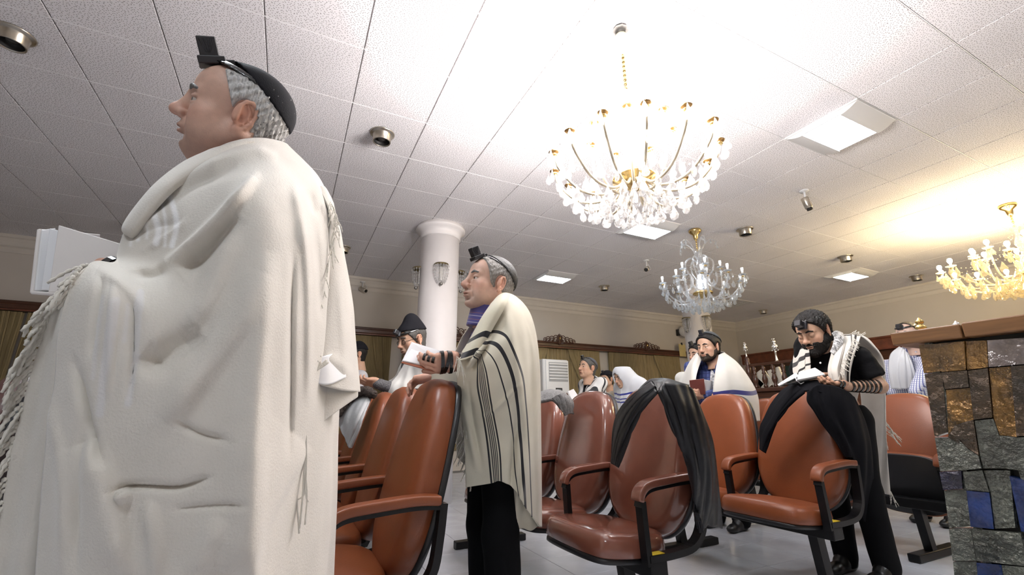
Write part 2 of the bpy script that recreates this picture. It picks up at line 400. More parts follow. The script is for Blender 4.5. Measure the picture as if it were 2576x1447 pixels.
# chandeliers
M_cry = crystal('cut_crystal'); M_cryb = crystal('cut_crystal_cool', (.94, .97, 1.), .5); M_cryw = crystal('cut_crystal_warm', (1., .95, .82), .5)
M_glassarm = crystal('glass_arm', (.97, .98, 1.), .35)
def drop_mesh(name, L=.075, w=.026, m=None):
    bm = bmesh.new()
    q = Matrix.Diagonal((1, .5, 1, 1))
    lathe(bm, [(0, 0), (w*.2, -L*.12), (w*.55, -L*.38), (w, -L*.68), (w*.75, -L*.9), (0, -L)], 8, cap=False, M=q)
    me = bpy.data.meshes.new(name); bm.to_mesh(me); bm.free(); me.materials.append(m); return me
def bead_mesh(name, r, m):
    bm = bmesh.new(); lathe(bm, [(0, r), (r*.7, r*.7), (r, 0), (r*.7, -r*.7), (0, -r)], 8, cap=False); me = bpy.data.meshes.new(name); bm.to_mesh(me); bm.free(); me.materials.append(m); return me
def me_of(name, fn, m, smooth=True):
    bm = bmesh.new(); fn(bm); me = bpy.data.meshes.new(name); bm.to_mesh(me); bm.free(); me.materials.append(m)
    if smooth: me.polygons.foreach_set('use_smooth', [True]*len(me.polygons))
    return me
def chandelier(label, x, y, z_ring, R, n_arm, cry, arm_m, bulb_me, cup_m, z_bot, plume=True, r_in=.5, inner=6, drops=(3, 3), cup_s=1., seed=1, dsz=1., scrolls=0, canopy='brass', swag=(10, 14, 16)):
    rnd = random.Random(seed)
    t = thing('chandelier', label, 'chandelier', (x, y, CEIL), 0)
    zr = z_ring-CEIL; zb = z_bot-CEIL
    if canopy != 'brass':
        obj('canopy', me_of('canopy', lambda b: lathe(b, [(.03, 0), (.05, -.012), (.052, -.03), (.028, -.05), (.02, -.06)], 9), canopy), None, t); obj('chain_sleeve', me_of('chain_sleeve', lambda b: lathe(b, [(.022, -.045), (.036, -.06), (.04, -.10), (.03, -.15), (.02, -.20), (.012, -.21)], 14), M_sleeve), None, t)
    else: obj('canopy', me_of('canopy', lambda b: lathe(b, [(.002, 0), (.075, 0), (.085, -.02), (.07, -.045), (.035, -.075), (.03, -.12), (.012, -.16)], 28), M_brass), None, t)
    # chain / rod with turned glass baluster
    obj('chain', me_of('chain', lambda b: [tube(b, [(0, 0, -.15), (0, 0, zr+.45)], .006, 6)] + [lathe(b, [(0, .018), (.011, .01), (.011, -.01), (0, -.018)], 6, M=Matrix.Translation((0, 0, -.16-.034*k))) for k in range(max(1, int((-(zr+.45)-.16)/.034)))], M_brass), None, t)
    obj('stem', me_of('stem', lambda b: lathe(b, [(.012, zr+.47), (.05, zr+.44), (.02, zr+.40), (.018, zr+.34), (.042, zr+.28), (.05, zr+.24), (.02, zr+.18), (.02, zr+.10), (.055, zr+.02), (.075, zr-.06), (.09, zr-.11), (.05, zr-.16), (.02, zr-.19), (0, zr-.2)], 20), arm_m), None, t)
    obj('hub', me_of('hub', lambda b: lathe(b, [(.05, zr-.10), (.12, zr-.12), (.125, zr-.14), (.06, zr-.17), (.03, zr-.2)], 24), M_brass), None, t)
    d1 = drop_mesh('crystal_drop', .085*dsz, .024*dsz, cry); d2 = drop_mesh('crystal_drop', .06*dsz, .019*dsz, cry); bd = bead_mesh('bead', .009, cry)
    cup = me_of('cup', lambda b: lathe(b, [(.0, .0), (.02*cup_s, .002), (.045*cup_s, .016*cup_s), (.05*cup_s, .022*cup_s), (.044*cup_s, .022*cup_s), (.018*cup_s, .012), (.012, .03), (.0, .03)], 18, cap=False), cup_m)
    sock = me_of('candle_sleeve', lambda b: lathe(b, [(.011, .012), (.012, .05), (.0, .05)], 10), M_white)
    coll = me_of('collar', lambda b: lathe(b, [(.0, -.012), (.016, -.01), (.02, -.002), (.014, .004)], 14, cap=False), M_brass)
    def arm_pts(r, zt, bulge=.12):
        return catmull([(.04, 0, zr-.13), (r*.35, 0, zr-.2-bulge*.3), (r*.68, 0, zr-.2-bulge*.2), (r*.93, 0, zr-.10), (r, 0, zt)], 5)
    count = 0
    def ring(n, r, zt, ph, big):
        nonlocal count
        pts = arm_pts(r, zt)
        am = me_of('arm', lambda b: tube(b, pts, .0085 if arm_m is not M_brass else .006, 7), arm_m)
        for k in range(n):
            R_ = Matrix.Rotation(2*PI*k/n+ph, 4, 'Z'); a = inst('arm', am, t, R_)
            P = R_ @ Vector((r, 0, zt))
            inst('cup', cup, t, Matrix.Translation(P)); inst('collar', coll, t, Matrix.Translation(P))
            inst('candle_sleeve', sock, t, Matrix.Translation(P)); inst('bulb', bulb_me, t, Matrix.Translation(P+Vector((0, 0, .05))))
            for q in range(drops[0] if big else 2):
                an = 2*PI*q/(drops[0] if big else 2)+rnd.random(); e = P+Vector((.042*math.cos(an), .042*math.sin(an), .012-rnd.random()*.02))
                inst('crystal_drop', d1 if q % 2 == 0 else d2, t, Matrix.Translation(e) @ Matrix.Rotation(rnd.random()*6, 4, 'Z')); count += 1
            for q in range(drops[1]):   # along the arm
                f = pts[int(len(pts)*(.3+.22*q))]; e = R_ @ f
                inst('crystal_drop', d2 if q % 2 else d1, t, Matrix.Translation(e-Vector((0, 0, .008))) @ Matrix.Rotation(rnd.random()*6, 4, 'Z')); count += 1
    ring(n_arm, R, zr, .1, True)
    if inner: ring(inner, R*r_in, zr+.17, .35, False)
    # swags of beads and drops under the hub
    for rr, zz, n in ((R*.18, zr-.19, swag[0]), (R*.36, zr-.21, swag[1]), (R*.55, zr-.20, swag[2]), (R*.75, zr-.16, int(swag[2]*1.2)), (R*.92, zr-.07, int(swag[2]*1.4))):
        for k in range(n):
            a = 2*PI*k/n+rr*9; dz = min(0, zb+.08-zz)*(1-rr/R)
            inst('crystal_drop', d1, t, Matrix.Translation((rr*math.cos(a), rr*math.sin(a), zz+dz+rnd.uniform(-.02, .02))) @ Matrix.Rotation(rnd.random()*6, 4, 'Z'))
    bl = bmesh.new()
    for k in range(n_arm):      # bead strings from the stem to the arm ends: one part
        a = 2*PI*k/n_arm+.1
        for s in range(1, 15):
            u = s/15; r = .03+u*(R-.03); z = zr+.40-.40*u-.16*math.sin(PI*u)
            lathe(bl, [(0, .007), (.007, 0), (0, -.007)], 6, M=Matrix.Translation((r*math.cos(a), r*math.sin(a), z)), cap=False)
    sw = obj('bead_strings', bl, cry, t); sw['kind'] = 'stuff'
    if scrolls:
        pts = catmull([(.03, 0, zr+.30), (.10, 0, zr+.36), (.17, 0, zr+.30), (.16, 0, zr+.18), (.10, 0, zr+.08), (.13, 0, zr-.04), (.22, 0, zr-.10), (.30, 0, zr-.04), (.30, 0, zr+.06)], 5)
        sm = me_of('scroll', lambda b: tube(b, pts, .011, 7), arm_m)
        for k in range(scrolls): inst('scroll', sm, t, Matrix.Rotation(2*PI*k/scrolls+.3, 4, 'Z'))
    if plume:
        for k in range(5):
            a = 2*PI*k/5+.5
            pts = catmull([(.02, 0, zr+.33), (.07, 0, zr+.50), (.16, 0, zr+.60), (.235, 0, zr+.57), (.25, 0, zr+.53)], 5)
            R_ = Matrix.Rotation(a, 4, 'Z')
            inst('plume_arm', me_of('plume_arm', lambda b: tube(b, pts, .008, 6), arm_m), t, R_)
            for f in (pts[-1], pts[-6], pts[-10]): inst('crystal_drop', d2, t, Matrix.Translation(R_ @ f))
    return t
E_bulb = emis('bulb_cool_white', (1., .955, .945), BULB_E); E_warm = emis('bulb_warm', (1., .79, .46), WARM_E)
bulb1 = me_of('bulb', lambda b: lathe(b, [(.008, 0), (.016, .018), (.018, .04), (.012, .065), (0, .08)], 8, cap=False), E_bulb)
bulb3 = me_of('bulb', lambda b: lathe(b, [(.010, 0), (.022, .02), (.026, .04), (.02, .06), (0, .07)], 8, cap=False), E_warm)
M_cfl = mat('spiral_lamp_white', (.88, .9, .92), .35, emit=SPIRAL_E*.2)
def cfl(b, s=1.):
    n = 44; pts = [(.013*s*math.cos(k*.75), .013*s*math.sin(k*.75), (.02+k*.0009)*s) for k in range(n)]
    tube(b, pts, .0052*s, 6); lathe(b, [(.012*s, 0), (.014*s, .012*s), (.011*s, .02*s), (0, .022*s)], 10)
bulb2 = me_of('bulb', cfl, M_cfl)
M_cup1 = mat('cup_brass', (.33, .20, .08), .35, metal=1.); M_glassarmw = crystal('glass_arm_warm', (1., .95, .82), .35); M_armw = mat('gilt_white_arm', (.75, .66, .5), .3, metal=.6); M_sleeve = mat('silk_sleeve', (.75, .66, .45), .6); M_sil2 = mat('dull_silver', (.30, .29, .27), .35, metal=1.)
chandelier('biggest brilliantly lit crystal chandelier with a blaze of white bulbs', 1.66, 1.75, 2.40, .47, 14, M_cry, M_armw, bulb1, M_cup1, 2.03, plume=False, r_in=.52, inner=7, drops=(4, 2), seed=3, cup_s=.62, dsz=1.15, canopy=M_sil2, swag=(10, 16, 18))
t2 = chandelier('cold white crystal chandelier with unlit spiral lamps in front of the far column', 4.71, 3.91, 2.60, .50, 10, M_cryb, M_glassarm, bulb2, M_cryb, 2.2, plume=True, r_in=.5, inner=5, drops=(4, 3), seed=5, dsz=1.1, scrolls=6, swag=(8, 12, 16))
big = me_of('spiral_lamp', lambda b: cfl(b, 3.0), mat('spiral_lamp_lit', (.92, .95, 1.), .4, emit=SPIRAL_E))
o = inst('spiral_lamp', big, t2, Matrix.Translation((0, 0, 2.72-CEIL)) @ Matrix.Rotation(PI, 4, 'X'))
chandelier('warm yellow lit chandelier cut by the right edge of the picture', 7.54, 1.73, 2.62, .74, 16, M_cryw, M_glassarmw, bulb3, M_cryw, 2.3, plume=False, r_in=.55, inner=8, drops=(3, 2), seed=8, dsz=1.5, swag=(8, 14, 18))
M_brassd = mat('dark_brass', (.30, .24, .12), .35, metal=1.)
# crystal wall sconces around the columns
def sconce(cx, cy, r, ang, z, label, s=1.):
    p = (cx+r*math.cos(ang), cy+r*math.sin(ang), z)
    t = thing('wall_sconce', label, 'wall lamp', p, ang)
    def half(b):
        rings = []
        for R_, zz in ((.085, .11), (.09, .10), (.085, .09)):
            rings.append([b.verts.new((R_*s*math.cos(-PI/2+PI*k/14), R_*s*math.sin(-PI/2+PI*k/14), zz*s)) for k in range(15)])
        for a, c in zip(rings, rings[1:]):
            for k in range(14): b.faces.new((a[k], a[k+1], c[k+1], c[k]))
        b.faces.new(rings[0])
    obj('top_band', me_of('top_band', half, M_brassd, False), None, t)
    for k in range(8):
        a = -PI/2+PI*(k+.5)/8
        def strand(b):
            for q in range(7):
                u = q/6; R_ = .085*s*math.cos(u*1.05)+.004; zz = s*(.08-.20*math.sin(u*1.2)/.93); w_ = s*(.012-.005*u)
                lathe(b, [(0, .02*s), (w_, .0), (0, -.02*s)], 6, M=Matrix.Translation((R_*math.cos(a), R_*math.sin(a), zz)), cap=False)
        obj('crystal_strand', me_of('crystal_strand', strand, M_cry, False), None, t)
    obj('bottom_ball', me_of('bottom_ball', lambda b: lathe(b, [(0, .02), (.022, .01), (.022, -.01), (0, -.025)], 12, M=Matrix.Translation((.035*s, 0, -.145*s)), cap=False), M_sil2), None, t)
    obj('back_plate', me_of('back_plate', lambda b: bx(b, -.002, .010, -.02*s, .02*s, -.10*s, .09*s, bev=.003), M_sil2, False), None, t)
def face_ang(c, off): return math.atan2(-c[1], -c[0])+off
for c, offs, nm in ((COL1, ((-.05, 'front'), (-1.53, 'left'), (1.53, 'right')), 'near white column'), (COL2, ((.7, 'right'), (-.75, 'left')), 'far column under the cold chandelier')):
    for off, w_ in offs:
        a = face_ang(c, off+.15 if c is COL1 else off)
        sconce(c[0], c[1], .252, a, 2.66 if c is COL1 else 2.62, 'half-bowl crystal sconce on the %s of the %s' % (w_+' side', nm), 1.05)
# ------------------------------------------------------------------ wall dressing
def sweep_x(name, prof, x0, x1, m, parent=None, axis='x'):
    bm = bmesh.new()
    if axis == 'x': A = [bm.verts.new((x0, p, z)) for p, z in prof]; B = [bm.verts.new((x1, p, z)) for p, z in prof]
    else: A = [bm.verts.new((p, x0, z)) for p, z in prof]; B = [bm.verts.new((p, x1, z)) for p, z in prof]
    n = len(prof)
    for k in range(n): bm.faces.new((A[k], A[(k+1) % n], B[(k+1) % n], B[k]))
    bm.faces.new(A[::-1]); bm.faces.new(B); bmesh.ops.recalc_face_normals(bm, faces=bm.faces[:])
    return obj(name, bm, m, parent)
vp = [(YB-.002, 2.315), (YB-.15, 2.315), (YB-.155, 2.335), (YB-.148, 2.35), (YB-.148, 2.40), (YB-.16, 2.41), (YB-.165, 2.435), (YB-.155, 2.445), (YB-.002, 2.445)]
t = thing('pelmet', 'long dark carved wooden pelmet above the gold curtains on the back wall', 'pelmet', (0, 0, 0))
sweep_x('rail', vp, XL+.05, 8.95, M_wood, t); sweep_x('lower_bead', [(YB-.162, 2.312), (YB-.162, 2.328), (YB-.14, 2.328), (YB-.14, 2.312)], XL+.05, 8.95, M_wood_red, t)
def crest(b, s=1.):
    for sg in (-1, 1):
        for (cx, cz, r) in ((.09, .075, .06), (.19, .055, .055), (.28, .045, .05), (.355, .028, .038)):
            pts = [(sg*(cx+r*math.cos(a)), -.01, cz+r*math.sin(a)) for a in [PI*1.5-k*PI*1.7/12 for k in range(13)]]
            tube(b, pts, [.013-.006*k/12 for k in range(13)], 6)
            pts = [(sg*(cx+.5*r*math.cos(a)), -.012, cz-.2*r+.5*r*math.sin(a)) for a in [k*PI*1.6/9 for k in range(10)]]
            tube(b, pts, .008, 5)
        tube(b, [(sg*.02, 0, -.03), (sg*.2, -.005, -.02), (sg*.38, 0, -.005)], [.02, .016, .008], 6)
        tube(b, [(sg*.03, -.01, .0), (sg*.06, -.015, .10), (sg*.02, -.01, .16)], [.018, .014, .006], 6)
    lathe(b, [(0, -.07), (.03, -.05), (.045, 0), (.05, .08), (.03, .13), (.012, .16), (0, .19)], 12, M=Matrix.Diagonal((1, .5, 1, 1)), cap=False)
cme = me_of('carving', crest, M_wood); jme = me_of('boss', lambda b: lathe(b, [(0, .03), (.016, .02), (.02, 0), (.016, -.02), (0, -.03)], 12, M=Matrix.Translation((0, -.03, .07))), M_gold)
for k, cx in enumerate((.24, 2.64, 5.04, 7.45)):
    lab = ['carved wooden crest on the pelmet behind the big white shawl', 'carved crest on the pelmet half hidden by the second standing man', 'carved scrollwork crest on the pelmet above the floor air conditioner', 'carved scrollwork crest on the pelmet nearest the far column'][k]
    t = thing('crest', lab, 'ornament', (cx, YB-.165, 2.44), 0, 'carved pelmet crests'); obj('carving', cme, None, t); obj('boss', jme, None, t)
# curtains: pleated cloths
def pleat(name, x0, x1, z0, z1, yoff, m, n=240, amp=.028, tie=None, freq=None, seed=0):
    r = random.Random(seed); nz = 26; P = np.zeros((n, nz, 3)); W = x1-x0
    ph = np.cumsum(np.array([r.uniform(.5, 1.6) for _ in range(n)])); ph = ph/ph[-1]*2*PI*(freq or W/.085)
    for j in range(nz):
        v = j/(nz-1); u = np.linspace(0, 1, n)
        if tie:   # gathered towards one side at tie height: (side x, v_tie, gathered width)
            sx, vt, gw = tie; q = min(1, v/vt); q = q**1.15
            a = x0*(1-q)+(sx-gw/2)*q; b_ = x1*(1-q)+(sx+gw/2)*q
            if v > vt: e = (v-vt)/(1-vt); a = max(x0, a-.10*e); b_ = min(x1, b_+.10*e)
            x = a+(b_-a)*u
            # long diagonal sag on the free side
            zz = z1-(z1-z0)*v - (.10*np.sin(PI*min(1, v/vt))*(u if sx < (x0+x1)/2 else (1-u)))
            am = amp*(.6+.7*q)
        else:
            x = x0+W*u; zz = np.full(n, z1-(z1-z0)*v); am = amp*(1-.2*v)
        P[:, j, 0] = x; P[:, j, 1] = YB-yoff+am*np.sin(ph)+.006*np.sin(ph*2.7+1)+.004*math.sin(j*.9); P[:, j, 2] = zz
    return grid_mesh(name, P)
def curtain_set(xa, xb, label):
    t = thing('curtain', label, 'curtain', (0, 0, 0), 0, 'gold curtains on the back wall'); xm = (xa+xb)/2; sd = int(xa*10)
    obj('sheer', pleat('sheer', xa, xb, .35, 2.308, .045, M_curtain, 300, .018, seed=sd), M_curtain, t, smooth=True)
    obj('left_drape', pleat('left_drape', xa, xm-.25, .35, 2.308, .09, M_curtain, 150, .022, (xa+.12, .55, .22), 70, seed=sd+1), M_curtain, t, smooth=True)
    obj('right_drape', pleat('right_drape', xm+.25, xb, .35, 2.308, .09, M_curtain, 150, .022, (xb-.12, .55, .22), 70, seed=sd+2), M_curtain, t, smooth=True)
curtain_set(6.40, 8.55, 'gold pleated curtain nearest the far column, behind the hooded man')
curtain_set(3.98, 6.12, 'gold pleated curtain behind the white floor air conditioner')
curtain_set(1.76, 3.72, 'gold curtain hidden behind the near white column')
curtain_set(-.85, 1.55, 'gold curtain behind the seated man in glasses')
curtain_set(-3.25, -1.05, 'gold curtain hidden behind the big man in white')
curtain_set(-5.7, -3.3, 'gold curtain at the far left edge beside the brown chair')
# speaker, camera, paper on the back wall
t = thing('wall_speaker', 'round white wall speaker left of the far column', 'speaker', (8.71, YB-.03, 2.95))
q = Matrix.Rotation(PI/2, 4, 'X') @ Matrix.Rotation(.35, 4, 'Y')
obj('horn', me_of('horn', lambda b: lathe(b, [(.05, 0), (.09, .03), (.13, .09), (.15, .16), (.155, .19), (.14, .20), (.12, .185), (0, .15)], 32, M=q), M_white), None, t)
obj('grille', me_of('grille', lambda b: lathe(b, [(.0, .192), (.125, .19)], 32, M=q, cap=False), mat('speaker_grille', (.30, .25, .22), .6)), None, t)
box('bracket', (-.09, -.03, -.05, .03, -.1, .06), M_dark, t, bev=.008)
t = camera_unit('security_camera', 'tiny camera on the back wall moulding left of the near column', (.97, YB-.10, 3.27), (.8, -.6, -.5), 1.1)
M_note = mat('aged_yellow_card', (.62, .50, .22), .7, var=.1)
t = thing('card', 'aged yellow card clipped to the end of the pelmet near the far column', 'card', (8.59, YB-.172, 2.47))
box('sheet', (-.105, .105, -.004, .004, -.16, .14), M_note, t); box('clip', (-.02, .02, -.012, .012, .12, .18), M_dark, t, bev=.004)
# air conditioner
t = thing('air_conditioner', 'tall white floor standing air conditioner before the gold curtains', 'air conditioner', (4.72, 7.62, 0))
box('cabinet', (-.30, .30, 0, .34, .02, 2.02), M_white, t, bev=.03, seg=3)
M_ac2 = mat('ac_front', (.86, .87, .88), .3); box('front_panel', (-.24, .29, -.018, .004, .25, 2.0), M_ac2, t, bev=.01)
for k in range(6): box('louvre', (-.17, .26, -.035, -.015, 1.93-.058*k-.016, 1.93-.058*k+.008), M_ac2, t, bev=.004)
box('louvre_recess', (-.175, .265, -.0195, -.0185, 1.58, 1.96), mat('ac_shade', (.45, .46, .48), .5), t)
box('display', (-.03, .12, -.022, -.018, 1.28, 1.46), M_dark, t, bev=.004); box('screen', (-.01, .10, -.024, -.021, 1.36, 1.44), mat('lcd', (.18, .2, .22), .2), t)
for k in range(3): box('button', (-.005+.037*k, .018+.037*k, -.025, -.021, 1.30, 1.325), mat('button%d' % k, (.25, .26, .28), .4), t)
box('lower_strip', (-.03, .12, -.0215, -.018, .5, 1.22), mat('ac_strip', (.66, .67, .69), .35), t)
box('plinth', (-.31, .31, -.01, .35, 0, .05), M_white, t)
# right wall: dark timber cladding and pelmet
t = thing('wall_cabinet', 'dark red-brown timber cladding along the right wall', 'panelling', (XR, 0, 0))
for k in range(9):
    y0 = -3.6+k*1.28; y1 = min(y0+1.26, YB-.2)
    box('panel', (-.06, -.003, y0, y1, .05, 2.19), M_wood, t, bev=.01)
sweep_x('pelmet_rail', [(-.003, 2.19), (-.15, 2.19), (-.17, 2.22), (-.16, 2.40), (-.19, 2.42), (-.19, 2.45), (-.003, 2.45)], -3.8, YB-.18, M_wood_red, t, 'y')
# reading desk with gallery rail
GX0 = 5.5
t = thing('reading_desk', 'dark wooden reading desk with a gallery of turned balusters', 'desk', (GX0, 3.1, 0))
box('body', (-.02, .75, -.1, .98, .0, 1.22), M_wood, t, bev=.01); box('shelf', (-.06, .8, -.12, 1.02, 1.22, 1.27), M_wood, t, bev=.012)
for k in range(3): box('door_panel', (-.035, -.015, -.06+.345*k, .245+.345*k, .25, 1.15), M_wood, t, bev=.012)
box('top_rail', (-.015, .03, .1, .92, 1.555, 1.585), M_wood, t, bev=.006)
bal = me_of('baluster', lambda b: lathe(b, [(.022, 1.27), (.028, 1.29), (.015, 1.31), (.03, 1.345), (.034, 1.38), (.02, 1.43), (.016, 1.44), (.028, 1.455), (.016, 1.47), (.024, 1.50), (.024, 1.53), (.014, 1.54), (.02, 1.556)], 14), M_wood)
for k in range(6): inst('baluster', bal, t, Matrix.Translation((0, .16+.132*k, 0)))
post = me_of('post', lambda b: lathe(b, [(.03, 1.27), (.034, 1.35), (.024, 1.42), (.034, 1.46), (.034, 1.56), (.024, 1.57), (.038, 1.60), (.024, 1.62), (.032, 1.65), (.012, 1.69)], 14), M_wood)
inst('post', post, t, Matrix.Translation((0, .90, 0)))
def finial(name, label, p, s, m, grp=None):
    t = thing(name, label, 'finial', p, 0, grp)
    obj('shaft', me_of('shaft', lambda b: lathe(b, [(.022*s, 0), (.013*s, .02*s), (.010*s, .10*s), (.014*s, .11*s), (.008*s, .13*s)], 14), m), None, t)
    obj('globe', me_of('globe', lambda b: lathe(b, [(.008*s, .12*s), (.03*s, .14*s), (.036*s, .165*s), (.028*s, .19*s), (.014*s, .20*s), (.022*s, .215*s), (.02*s, .235*s), (.008*s, .25*s)], 16), m), None, t)
    for k in range(4):
        a = PI/2*k+.4; obj('bell', me_of('bell', lambda b: lathe(b, [(0, .01*s), (.006*s, .004*s), (.009*s, -.008*s), (0, -.009*s)], 8, M=Matrix.Translation((.03*s*math.cos(a), .03*s*math.sin(a), .13*s))), m), None, t)
    for k in range(3): obj('crown_bud', me_of('crown_bud', lambda b: lathe(b, [(0, .012*s), (.008*s, .004*s), (0, -.01*s)], 8, M=Matrix.Translation((.012*s*math.cos(2.1*k), .012*s*math.sin(2.1*k), .258*s))), m), None, t)
finial('torah_finial', 'silver scroll finial on the corner post of the reading desk', (GX0, 4.0, 1.685), .75, M_silver)
finial('torah_finial', 'silver scroll finial above the middle of the desk gallery rail', (GX0+.02, 3.60, 1.585), 1.1, M_silver)
def slab_book(label, p, dims, rot, cover, name='book'):
    t = thing(name, label, 'book', p); t.rotation_euler = rot; a, b_, c = dims
    box('cover', (-a/2, -a/2+.003, -b_/2, b_/2, 0, c), cover, t); box('cover', (a/2-.003, a/2, -b_/2, b_/2, 0, c), cover, t)
    box('spine', (-a/2, a/2, -b_/2-.003, -b_/2, 0, c), cover, t); box('pages', (-a/2+.003, a/2-.003, -b_/2, b_/2-.004, .004, c-.004), M_pages, t); return t
M_pages = mat('book_pages', (.80, .78, .74), .7)
M_bk1 = mat('cover_cream', (.72, .68, .58), .6); M_bk2 = mat('cover_darkgreen', (.01, .03, .02), .4); M_bk3 = mat('cover_brown', (.12, .06, .04), .5); M_bk4 = mat('cover_greyblue', (.4, .45, .5), .5)
slab_book('cream book leaning steeply behind the desk gallery, left of centre', (GX0+.1, 3.82, 1.275), (.03, .17, .24), (-.5, 0, 0), M_bk1)
slab_book('white striped book leaning in the middle of the desk gallery', (GX0+.10, 3.66, 1.275), (.035, .16, .24), (-.25, 0, 0), M_bk1)
slab_book('dark green upright book behind the desk gallery', (GX0+.10, 3.47, 1.275), (.04, .17, .25), (.0, 0, 0), M_bk2)
slab_book('grey-blue thin book at the right end of the desk gallery', (GX0+.07, 3.36, 1.275), (.015, .10, .14), (-.12, 0, 0), M_bk4)
slab_book('brown book tilted at the left end of the desk gallery', (GX0+.10, 3.93, 1.275), (.03, .15, .2), (-.75, 0, 0), M_bk3)
# ------------------------------------------------------------------ lectern of glass blocks
LX = 1.82
M_ltop = mat('lectern_top_oak', (.24, .115, .045), .35, var=.3, vscale=12, stretch=(6, .5, 6))
def foil(name, col, rough=.12, metal=.5, bs=30., b=1., coat=.8):
    M = mat(name, col, rough, metal, b, bs, var=.7, vscale=11, coat=coat); 
    M.node_tree.nodes['Bump'].inputs['Distance'].default_value = .035; return M
M_amber = foil('amber_glass', (.20, .095, .012)); M_amber2 = foil('brown_glass', (.055, .03, .012)); M_gry = foil('grey_glass', (.13, .14, .115), .15, .3, 55.); M_blue = foil('blue_glass', (.008, .035, .17), .1, .2, 14.); M_navy = foil('navy_glass', (.008, .008, .04), .1, .2); M_pinkg = foil('pale_glass', (.33, .27, .25), .12, .4, 14.)
t = thing('lectern', 'lectern of amber, grey and blue glass blocks under a brown wooden top', 'lectern', (LX, 0, 0))
def lp(px, py): p = on_x(px, py, LX); return (p.y, p.z)
pl = [lp(2250, 842), lp(2256, 873)]
yE = pl[0][0]
box('top_board', (-.03, .55, .585, yE, 1.165, 1.207), M_ltop, t, bev=.004); box('top_board', (-.03, .55, -.25, .581, 1.165, 1.209), M_ltop, t, bev=.004)
box('core', (.02, .5, -.2, .67, .02, 1.165), mat('lectern_core', (.02, .02, .018), .5), t)
bm = bmesh.new(); bx(bm, .0, .5, .67, .69, .02, 1.165); obj('side_pane', bm, M_gry, t)
PL = [  # glass blocks as pixel outlines on the lectern face
 (M_amber, [(2313, 868), (2366, 864), (2372, 935), (2326, 940)]), (M_amber2, [(2326, 940), (2372, 935), (2385, 1090), (2352, 1100)]),
 (M_amber, [(2366, 864), (2430, 858), (2434, 932), (2372, 937)]), (M_amber, [(2430, 858), (2484, 856), (2488, 925), (2434, 932)]),
 (M_pinkg, [(2484, 856), (2600, 848), (2604, 915), (2488, 925)]), (M_amber2, [(2372, 937), (2437, 932), (2442, 975), (2380, 980)]),
 (M_amber, [(2380, 980), (2442, 975), (2452, 1055), (2386, 1100)]), (M_amber2, [(2386, 1100), (2405, 1068), (2452, 1055), (2466, 1147), (2440, 1130)]),
 (M_amber2, [(2437, 932), (2488, 925), (2500, 1052), (2452, 1058)]), (M_amber, [(2488, 925), (2545, 920), (2556, 1040), (2515, 1095), (2500, 1052)]),
 (M_amber2, [(2545, 920), (2610, 915), (2620, 1095), (2560, 1100)]), (M_amber, [(2515, 1095), (2556, 1040), (2560, 1100)]),
 (M_gry, [(2352, 1100), (2386, 1100), (2415, 1105), (2422, 1184), (2366, 1187)]), (M_gry, [(2415, 1105), (2440, 1130), (2466, 1147), (2474, 1180), (2422, 1184)]),
 (M_gry, [(2452, 1057), (2500, 1052), (2515, 1095), (2530, 1180), (2474, 1180), (2466, 1147)]), (M_gry, [(2515, 1095), (2560, 1100), (2600, 1098), (2605, 1190), (2530, 1180)]),
 (M_navy, [(2366, 1187), (2422, 1184), (2425, 1230), (2375, 1233)]), (M_gry, [(2375, 1233), (2432, 1230), (2444, 1325), (2388, 1330)]),
 (M_gry, [(2425, 1187), (2474, 1182), (2492, 1238), (2433, 1232)]), (M_blue, [(2433, 1233), (2492, 1238), (2504, 1332), (2444, 1326)]),
 (M_gry, [(2474, 1182), (2542, 1182), (2556, 1330), (2504, 1332), (2492, 1238)]), (M_blue, [(2542, 1196), (2610, 1215), (2620, 1345), (2572, 1338)]),
 (M_gry, [(2388, 1330), (2444, 1328), (2458, 1412), (2398, 1412)]), (M_gry, [(2444, 1328), (2504, 1334), (2520, 1418), (2458, 1412)]), (M_gry, [(2504, 1334), (2572, 1340), (2590, 1425), (2520, 1418)]),
 (M_gry, [(2398, 1412), (2458, 1412), (2466, 1500), (2405, 1500)]), (M_blue, [(2458, 1414), (2522, 1420), (2535, 1500), (2466, 1500)]), (M_gry, [(2522, 1420), (2600, 1426), (2610, 1500), (2535, 1500)])]
for k, (m_, poly) in enumerate(PL):
    q = [lp(*p) for p in poly]; cx_ = sum(a for a, _ in q)/len(q); cz_ = sum(b for _, b in q)/len(q)
    bm = bmesh.new(); ins = .998; dx = .004*math.sin(k*2.3)
    A = [bm.verts.new((.02, cx_+(a-cx_)*ins, cz_+(b-cz_)*ins)) for a, b in q]; B = [bm.verts.new((-.006+dx, cx_+(a-cx_)*.975, cz_+(b-cz_)*.975)) for a, b in q]
    n = len(q); bm.faces.new(B)
    for i in range(n): bm.faces.new((A[i], A[(i+1) % n], B[(i+1) % n], B[i]))
    bmesh.ops.recalc_face_normals(bm, faces=bm.faces[:]); obj('glass_block', bm, m_, t)
